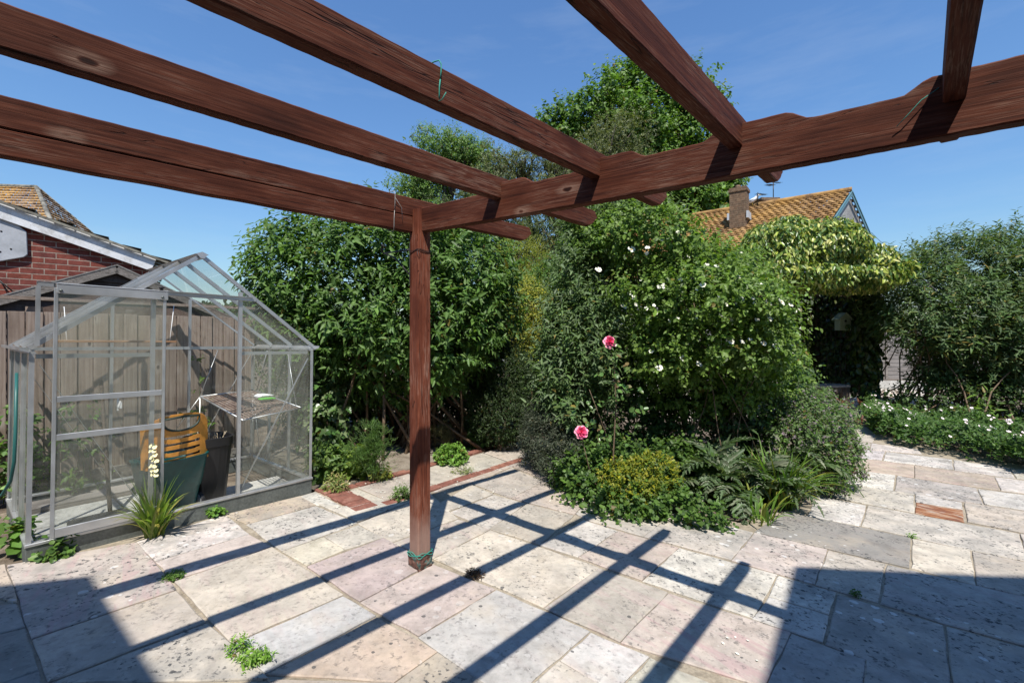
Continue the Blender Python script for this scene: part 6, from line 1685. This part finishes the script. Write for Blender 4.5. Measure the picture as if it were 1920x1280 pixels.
def pink_rose():
    rng = np.random.default_rng(140); b = gnd(1152, 935); t = thing("pink_rose_bush", "thin stemmed rose bush with two deep pink double blooms", "rose bush", b)
    heads = [at(1143, 642, 4.35), at(1090, 811, 4.15)]
    p1 = at(1155, 760, 4.45)
    for pts, rr in (([b, at(1150, 850, 4.4), p1, at(1152, 690, 4.4), heads[0] + Vector((0,.03,-.02))], [.009,.008,.006,.004,.003]),
                    ([b + Vector((-.04,0,0)), at(1110, 900, 4.2), at(1098, 850, 4.17), heads[1] + Vector((0,.03,-.02))], [.007,.005,.004,.003]),
                    ([at(1150, 850, 4.4), at(1120, 770, 4.4), at(1105, 730, 4.42)], [.006,.004,.003])):
        mb = MB(); mb.tube(pts, rr, 6); obj("stem", mb, M['stem'], t)
    P = np.array([at(px + rng.normal(0, 9), py + rng.normal(0, 9), 4.35 + rng.normal(0, .05)) for px, py in [(1165,650),(1172,660),(1150,700),(1160,720),(1145,745),(1165,745),(1108,800),(1130,800),(1125,815),(1100,835),(1140,830),(1085,780),(1060,760),(1115,770),(1178,700),(1190,740),(1196,770),(1130,900)] for _ in range(2)])
    O = nrm(rng.normal(size=P.shape) + np.array([0,-.6,.4]))
    leaf_object("leaves", [shoot_leaves(rng, P, O, .09, 5, .058, .040, [(0.045,0.105,0.03), (0.065,0.13,0.04), (0.10,0.07,0.035)], None, wts=[.5,.4,.1], profile='round', droop=.3)], M['leaf_shiny'], t)
    for h, s in zip(heads, (.068, .066)):
        mb = MB(); n = Vector((rng.normal(0, .1), -1, .55)).normalized(); e1 = n.cross(Vector((.1,.2,1))).normalized(); e2 = n.cross(e1)
        for ring, (cnt, r0, r1, lift, mi) in enumerate(((7, .30, 1.0, .10, 1), (7, .28, .92, .28, 1), (6, .22, .78, .42, 0), (6, .16, .60, .52, 0), (5, .10, .44, .58, 0), (4, .04, .28, .60, 0))):
            for k in range(cnt):
                a = 2*math.pi*(k + .5*ring)/cnt + rng.normal(0, .12); d = e1*math.cos(a) + e2*math.sin(a); sd = n.cross(d); w_ = s*r1*2.0/cnt*2.0; rr = s*r1*rng.uniform(.92, 1.08); up_ = n*s*lift
                g0 = []
                for t_, wf, hf in ((0, .35, .0), (.45, .95, .55), (.8, 1.0, .95), (1.0, .62, .86 if ring < 2 else 1.15)):
                    for q in (-1, 0, 1):
                        g0.append(h + d*(s*r0*.4*(1 - t_) + rr*t_*(1 - .10*abs(q)*(1 if ring > 1 else .4))) + sd*q*w_*.5*wf + up_*hf + n*s*.07*abs(q)*(1 if ring > 1 else -.3))
                f = [(i*3 + j, i*3 + j + 1, (i+1)*3 + j + 1, (i+1)*3 + j) for i in range(3) for j in range(2)]
                mb.add(g0, f, mi, True)
        mb.tube([h - n*.012, h + n*.004], [.010, .016], 8, 2)
        me = mb.mesh("bloom", [M['petal_pink'], M['petal_pale'], M['green_stem']]); link("bloom", me, t)
pink_rose()

# ---- arbour with variegated ivy
AY = 10.1; AX0, AX1 = at(1478, 600, AY).x, at(1632, 600, AY).x; AG = g(7, 10)
def arbour():
    t = thing("garden_arbour", "dark timber arbour carrying a mound of ivy", "arbour", (AX1, AY, AG))
    for x in (AX0, AX1):
        for y in (AY + .15, AY + 1.75):
            mb = MB(); mb.box((x - .05, y - .05, AG - .1), (x + .05, y + .05, 2.62)); obj("post", mb, M['dark_timber'], t, None, .004)
    for y in (AY + .15, AY + 1.75):
        mb = MB(); mb.box((AX0 - .3, y - .03, 2.621), (AX1 + .3, y + .03, 2.76)); obj("beam", mb, M['dark_timber'], t, None, .004)
    for i in range(9):
        x = AX0 - .2 + (AX1 - AX0 + .4)*i/8; mb = MB(); mb.box((x - .025, AY - .25, 2.761), (x + .025, AY + 2.0, 2.86)); obj("rafter", mb, M['dark_timber'], t, None, .003)
    for nm, a, b, n in (("back_trellis", (AX0, AY + 1.78), (AX1, AY + 1.78), 11), ("side_trellis", (AX1, AY + .25), (AX1, AY + 1.74), 9)):
        mb = MB(); A, B = Vector((*a, 0)), Vector((*b, 0))
        for i in range(n + 1):
            p = A.lerp(B, i/n); mb.bar((p.x, p.y, AG + .3), (p.x, p.y, 2.6), .02, .02)
        for k in range(12):
            z = AG + .35 + k*.19; mb.bar((A.x + .01, A.y + .021, z), (B.x + .01, B.y + .021, z), .02, .02)
        obj(nm, mb, M['dark_timber'], t)
arbour()
IVB = [(b[0]*.965, b[1]*.965, H + (b[2] - H)*.965, b[3]*.93, .85, b[5]) for b in [bpx(1450,482,9.9,70,58,.9), bpx(1530,474,9.9,85,50,1.0), bpx(1605,502,9.9,58,37,.9), bpx(1634,512,9.9,30,24,.7), bpx(1405,530,9.8,40,40,.7), bpx(1500,520,9.75,100,26,.7), bpx(1600,520,9.75,70,24,.7), bpx(1470,450,10.4,60,40,.8), bpx(1530,446,10.4,45,28,.8), bpx(1425,462,10.6,25,20,.5)]]
def ivy_top():
    rng = np.random.default_rng(150); t = thing("variegated_ivy", "cream and green variegated ivy heaped over the arbour", "climber", (AX1, AY + .2, AG))
    def hang(P, O, n_, sz=.112, w_=.048, dn=1.0, cream=.48, shade_mul=1.0):
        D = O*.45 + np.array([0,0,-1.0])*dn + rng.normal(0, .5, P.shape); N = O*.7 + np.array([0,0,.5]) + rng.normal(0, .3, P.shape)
        c = palette(rng, len(P), [(0.036,0.082,0.018), (0.055,0.112,0.026), (0.20,0.25,0.05), (0.32,0.33,0.13), (0.12,0.18,0.035)], .2, [(1-cream)*.55, (1-cream)*.45, cream*.4, cream*.3, cream*.3])*shade_mul
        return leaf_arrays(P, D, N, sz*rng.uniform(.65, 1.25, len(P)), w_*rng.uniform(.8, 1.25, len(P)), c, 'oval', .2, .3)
    P, O = sample_blobs(rng, IVB, 21000, lo=.7, hi=1.06, lump=.16, cull=.8, facing=.3)
    parts = [hang(P, O, 0)]
    # leaves draped over posts, back and sides (colour darkened to paint in shade)
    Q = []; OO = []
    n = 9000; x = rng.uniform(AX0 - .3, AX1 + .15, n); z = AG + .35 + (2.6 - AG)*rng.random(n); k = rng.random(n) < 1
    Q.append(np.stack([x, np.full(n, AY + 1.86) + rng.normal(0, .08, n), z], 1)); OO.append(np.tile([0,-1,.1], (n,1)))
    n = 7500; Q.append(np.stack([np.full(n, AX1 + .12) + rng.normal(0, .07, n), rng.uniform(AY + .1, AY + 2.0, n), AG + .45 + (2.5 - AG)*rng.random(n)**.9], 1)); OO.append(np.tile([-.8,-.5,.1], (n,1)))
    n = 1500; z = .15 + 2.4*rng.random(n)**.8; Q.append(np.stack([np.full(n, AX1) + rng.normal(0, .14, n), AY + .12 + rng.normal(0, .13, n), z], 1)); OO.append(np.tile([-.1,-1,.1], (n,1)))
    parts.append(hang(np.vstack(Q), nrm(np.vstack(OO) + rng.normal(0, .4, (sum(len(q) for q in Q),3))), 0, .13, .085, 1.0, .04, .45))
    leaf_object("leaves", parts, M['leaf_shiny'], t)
    mb = MB()
    for i in range(10):
        a = Vector((AX1 + rng.normal(0, .05), AY + .2 + rng.normal(0, .06), AG - .03)); e = Vector((rng.uniform(AX0, AX1), AY + rng.uniform(.2, 1.6), 2.9)); mb.tube(curve_pts(a, Vector((AX1, AY + .2, 2.3)), 0, 5, rng, .05) + [e], .012, 5)
    obj("stems", mb, M['stem'], t)
ivy_top()
tuft("shrub_sprig", "dark green sprig growing out of the top of the arbour ivy", "plant", (at(1440, 420, 10.4).x, 10.4), .01, .01, 1, 1, .01, .005, GREEN, 151) if False else None
def bench():
    x0, x1 = at(1462, 725, 10.0).x, at(1592, 725, 10.0).x; z = at(1550, 722, 10.0).z; t = thing("garden_bench", "rough timber bench at the front of the arbour", "bench", ((x0 + x1)/2, 10.1, AG))
    mb = MB()
    for k in range(3): mb.box((x0, 9.95 + k*.125, z - .045), (x1, 10.065 + k*.125, z + .003*k))
    obj("seat", mb, M['grey_timber'], t, None, .004)
    mb = MB(); mb.box((x0 + .05, 9.97, z - .17), (x1 - .10, 10.01, z - .0455)); obj("apron", mb, M['dark_timber'], t, None, .003)
    for x in (x0 + .1, x1 - .1):
        for y in (9.99, 10.26):
            mb = MB(); mb.box((x - .08, y - .045, AG - .05), (x + .08, y + .045, z - .0456)); obj("leg", mb, M['dark_timber'], t, None, .004)
    for i in range(9):
        x = x0 + .1 + (x1 - x0 - .2)*i/8
    return
bench()
def birdhouse():
    p = at(1580, 606, 10.45); t = thing("birdhouse", "small pale green birdhouse hanging inside the dark arbour", "birdhouse", p)
    w_, h = .125, .26; mb = MB(); mb.prism([(-w_, 0), (w_, 0), (w_, h), (0, h + .12), (-w_, h)], -.09, .09, 0, Matrix.Translation(p - Vector((0,0,.16)))); obj("box", mb, M['birdbox'], t, None, .004)
    mb = MB()
    for s in (-1, 1): mb.bar(p + Vector((s*.0, 0, h - .16 + .14)), p + Vector((s*(w_ + .045), 0, h - .16 - .025)), .25, .018, 0)
    obj("roof", mb, M['birdbox'], t, None, .002)
    mb = MB(); c = p + Vector((0, -.0915, .05)); mb.tube([c, c + Vector((0,-.004,0))], .026, 14); obj("entrance_hole", mb, M['black'], t)
    mb = MB(); mb.tube([p + Vector((0,0,.22)), Vector((p.x, p.y, 2.78))], .004, 4); obj("hanging_wire", mb, M['wire'], t)
birdhouse()

# ---- right hand side: fence, gravel, buddleja and geraniums
def right_fence():
    y = 14.6; x0, x1 = 2.0, 24.0; zt = 1.72; t = thing("fence", "grey horizontal board fence with a concrete gravel board behind the arbour", "fence", (12.0, y, AG))
    rng = np.random.default_rng(160); x = x0; n = 12
    for i in range(n):
        a, b = x0 + (x1 - x0)*i/n, x0 + (x1 - x0)*(i+1)/n; mb = MB()
        for k in range(12):
            z = AG + .32 + k*.13; zz = float(rng.normal(0, .004)); mb.add([(a + .06, y, z), (b - .06, y, z), (b - .06, y + .012, z + .15), (a + .06, y + .012, z + .15), (a + .06, y + .02, z), (b - .06, y + .02, z), (b - .06, y + .022, z + .15), (a + .06, y + .022, z + .15)], [(0,1,2,3),(4,7,6,5),(0,4,5,1),(3,2,6,7)])
        obj("fence_panel", mb, M['fence_grey'], t)
        mb = MB(); mb.box((a - .0, y - .03, AG + .26), (a + .055, y + .03, zt + .08)); obj("fence_post", mb, M['fence_grey'], t)
        mid = (a + b)/2; mb = MB(); mb.box((mid - .03, y - .04, AG + .3), (mid + .03, y - .003, zt + .05)); obj("batten", mb, M['grey_timber'], t)
    mb = MB(); mb.box((x0, y - .02, AG - .2), (x1, y + .04, AG + .255)); obj("gravel_board", mb, M['concrete'], t)
M['fence_grey'] = wood_mat("grey_fence_timber", (0.12,0.105,0.096), (0.19,0.172,0.16), (0.25,0.232,0.22), (0.34,0.325,0.31), crack=0.3)
right_fence()
M['gravel'] = noisy("pale_gravel", [(0.25,0.21,0.17), (0.42,0.36,0.30), (0.52,0.47,0.41)], 30, 0.95, 0.9, 60, .02)
sheet("gravel_bed", [(3.5, 9.0), (11.0, 9.6), (13.0, 14.7), (2.5, 14.7)], -.012, M['gravel'], "pale gravel in front of the grey fence")
def pebbles():
    rng = np.random.default_rng(161); mb = MB()
    ic = [(0,0,1),(.89,0,.45),(.28,.85,.45),(-.72,.53,.45),(-.72,-.53,.45),(.28,-.85,.45),(.5,.5,-.2),(-.5,.5,-.2),(-.5,-.5,-.2),(.5,-.5,-.2)]
    fc = [(0,1,2),(0,2,3),(0,3,4),(0,4,5),(0,5,1),(1,6,2),(2,7,3),(3,8,4),(4,8,5),(5,9,1),(2,6,7),(3,7,8),(5,8,9),(1,9,6)]
    for i in range(2600):
        y = rng.uniform(9.4, 14.2); x = rng.uniform(.72, .92)*y; s = rng.uniform(.018, .045); R = Matrix.Rotation(rng.uniform(0, 6.28), 3, 'Z')
        mb.add([R @ Vector((p[0]*s*1.3, p[1]*s, p[2]*s*.6)) + Vector((x, y, g(x, y) + .0)) for p in ic], fc, int(rng.integers(3)))
    o = link("gravel", mb.mesh("gravel", [M['pebble_a'], M['pebble_b'], M['pebble_c']])); tag(o, "loose pale pebbles on the gravel bed", None, None, "stuff")
M['pebble_a'] = mat("pale_pebbles", .85, (0.52,0.46,0.40)); M['pebble_b'] = mat("brown_pebbles", .85, (0.33,0.25,0.19)); M['pebble_c'] = mat("white_pebbles", .85, (0.62,0.59,0.55))
pebbles()
RBB = [bpx(1720,554,9.6,75,70,.8), bpx(1800,514,9.7,70,60,.9), bpx(1880,504,9.6,80,60,.9), bpx(1960,524,9.4,90,80,.9), bpx(1760,604,9.3,95,75,.8), bpx(1850,604,9.2,90,80,.8), bpx(1930,624,9.0,80,80,.8), bpx(1705,594,9.3,42,40,.6), bpx(1820,684,9.5,90,50,.6), bpx(1900,694,9.3,70,50,.6), bpx(2020,604,9.0,80,100,.9), bpx(1795,664,9.8,60,50,.5), bpx(1850,654,9.9,90,70,.5), bpx(1695,559,10.0,45,45,.5)]
def tops(rng, P, O):
    pts = np.array([at(px, py, 9.6 + rng.normal(0, .3)) for px, py in [(1690,505),(1712,480),(1727,462),(1748,470),(1760,462),(1778,468),(1795,478),(1815,455),(1832,440),(1845,448),(1862,455),(1880,462),(1897,450),(1912,455),(1925,470),(1945,460),(1970,465),(1675,540),(1740,480),(1805,470),(1850,470),(1890,470)] for _ in range(3)])
    pts[:,0] += rng.normal(0, .10, len(pts)); pts[:,2] += rng.normal(-.26, .12, len(pts))
    return [shoot_leaves(rng, pts, np.tile([0.,0,1.], (len(pts),1)), .42, 14, .105, .026, [(0.07,0.105,0.07), (0.055,0.09,0.055)], (0.13,0.17,0.12), profile='lance', jit=.18, up=1.0, droop=.15, alpha=58)]
bush("buddleja_shrub", "tall grey green narrow leaved shrub at the right edge of the garden", "shrub", (9.6, 9.7), RBB, 4800, 11, .150, .038, [(0.048,0.094,0.034), (0.064,0.115,0.045), (0.036,0.072,0.025), (0.16,0.14,0.04)], 170, (0.12,0.155,0.10), 60, .020, .34, material='leaf_matt', profile='lance', up=1.3, droop=.3, lump=.22, hi=1.1, lo=.45, wts=[.38,.3,.29,.03], spread=.7, extra=tops)
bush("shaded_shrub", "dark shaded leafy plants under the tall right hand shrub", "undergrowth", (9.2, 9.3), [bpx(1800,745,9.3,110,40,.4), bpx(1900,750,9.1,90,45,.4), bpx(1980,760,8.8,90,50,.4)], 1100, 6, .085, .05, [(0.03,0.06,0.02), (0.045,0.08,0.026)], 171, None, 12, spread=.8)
def geraniums():
    rng = np.random.default_rng(180)
    poly = [gnd(*p) for p in ((1628,808), (1655,826), (1700,842), (1760,852), (1820,862), (1900,884), (2060,930), (2300,960))]
    n = 4400; P = []; hts = []
    back = 9.2
    def edge(x):
        for a, b in zip(poly, poly[1:]):
            if a.x <= x <= b.x: return a.y + (b.y - a.y)*(x - a.x)/(b.x - a.x)
        return None
    # front edge in world space as a polyline; work along it
    L = [(b - a).length for a, b in zip(poly, poly[1:])]; tot = sum(L)
    t = rng.random(n)*tot; dep = rng.random(n)**.85*2.3
    pts = []
    for ti, di in zip(t, dep):
        k = 0
        while k < len(L) - 1 and ti > L[k]: ti -= L[k]; k += 1
        a, b = poly[k], poly[k+1]; p = a.lerp(b, min(1, ti/L[k])); nv = Vector((.62, .78, 0))
        q = p + nv*di + Vector((rng.normal(0, .05), rng.normal(0, .05), 0))
        h = .34*min(1, (di + .04)/.22)**.6*(1 + .18*math.sin(q.x*5 + 1) + .15*math.sin(q.y*6)) ; z = g(q.x, q.y) + h*rng.uniform(.35, 1.0)
        pts.append((q.x, q.y, max(z, g(q.x, q.y) + .03))); hts.append(h)
    P = np.array(pts); O = nrm(rng.normal(0, .5, P.shape) + np.array([-.2,-.5,.8]))
    o = leaf_object("geranium_bed", [shoot_leaves(rng, P, O, .10, 6, .058, .046, [(0.040,0.092,0.022), (0.056,0.118,0.028), (0.03,0.068,0.02)], (0.09,0.15,0.03), profile='lobed', alpha=70, droop=.1, up=.4, upn=.6)], M['leaf'])
    fm = MB(); idx = rng.choice(n, 120, replace=False)
    for i in idx:
        if dep[i] < .05: continue
        q = pts[i]; flower5(fm, (q[0] - .02, q[1] - .03, g(q[0], q[1]) + hts[i]*1.05 + .03), (rng.normal(0, .3), -.6, .9), 0.023, 0, 1, 5, .1, rng)
    tag(o, "low green geranium ground cover beside the right hand paving", None, None, "stuff")
    f = link("geranium_flowers", fm.mesh("geranium_flowers", [M['petal_blush'], M['petal_yellow']])); tag(f, "pale pink geranium flowers over the ground cover", None, None, "stuff")
M['petal_blush'] = mat("blush_petals", .6, (0.74,0.62,0.64))
geraniums()
tuft("leafy_weed", "single tall leafy stem standing up out of the geraniums", "weed", tuple(at(1845, 770, 8.1).xy), .10, .75, 16, 6, .17, .05, [(0.065,0.13,0.03), (0.09,0.16,0.035)], 181, None, WEED, 'lance')
tuft("leafy_weed", "dark leafy sprig at the edge of the gravel beside the arbour", "weed", tuple(at(1680, 750, 9.6).xy), .16, .45, 40, 6, .12, .04, [(0.03,0.06,0.02), (0.045,0.08,0.025)], 182, None, WEED, 'lance')

# fallen petals on the paving
def petals():
    rng = np.random.default_rng(190); mb = MB()
    for px, py, sx, sy, n in ((735,905,40,12,26), (880,900,60,16,26), (680,930,60,20,14), (1000,940,90,40,22), (920,870,50,16,20), (1100,950,60,20,10), (1380,1215,40,20,6), (1560,900,50,20,8), (1250,985,80,15,10)):
        for _ in range(n):
            p = gnd(px + rng.normal(0, sx), py + rng.normal(0, sy), .008); s = rng.uniform(.006, .013); a = rng.uniform(0, 6.28); d = Vector((math.cos(a), math.sin(a), 0)); e = Vector((-d.y, d.x, 0))
            mb.add([p - d*s, p + e*s*.7 + Vector((0,0,.003)), p + d*s + Vector((0,0,.004)), p - e*s*.7 + Vector((0,0,.002))], [(0,3,2,1)])
    tag(link("fallen_petals", mb.mesh("fallen_petals", M['petal_white'])), "fallen white petals scattered on the paving and path", None, None, "stuff")
petals()
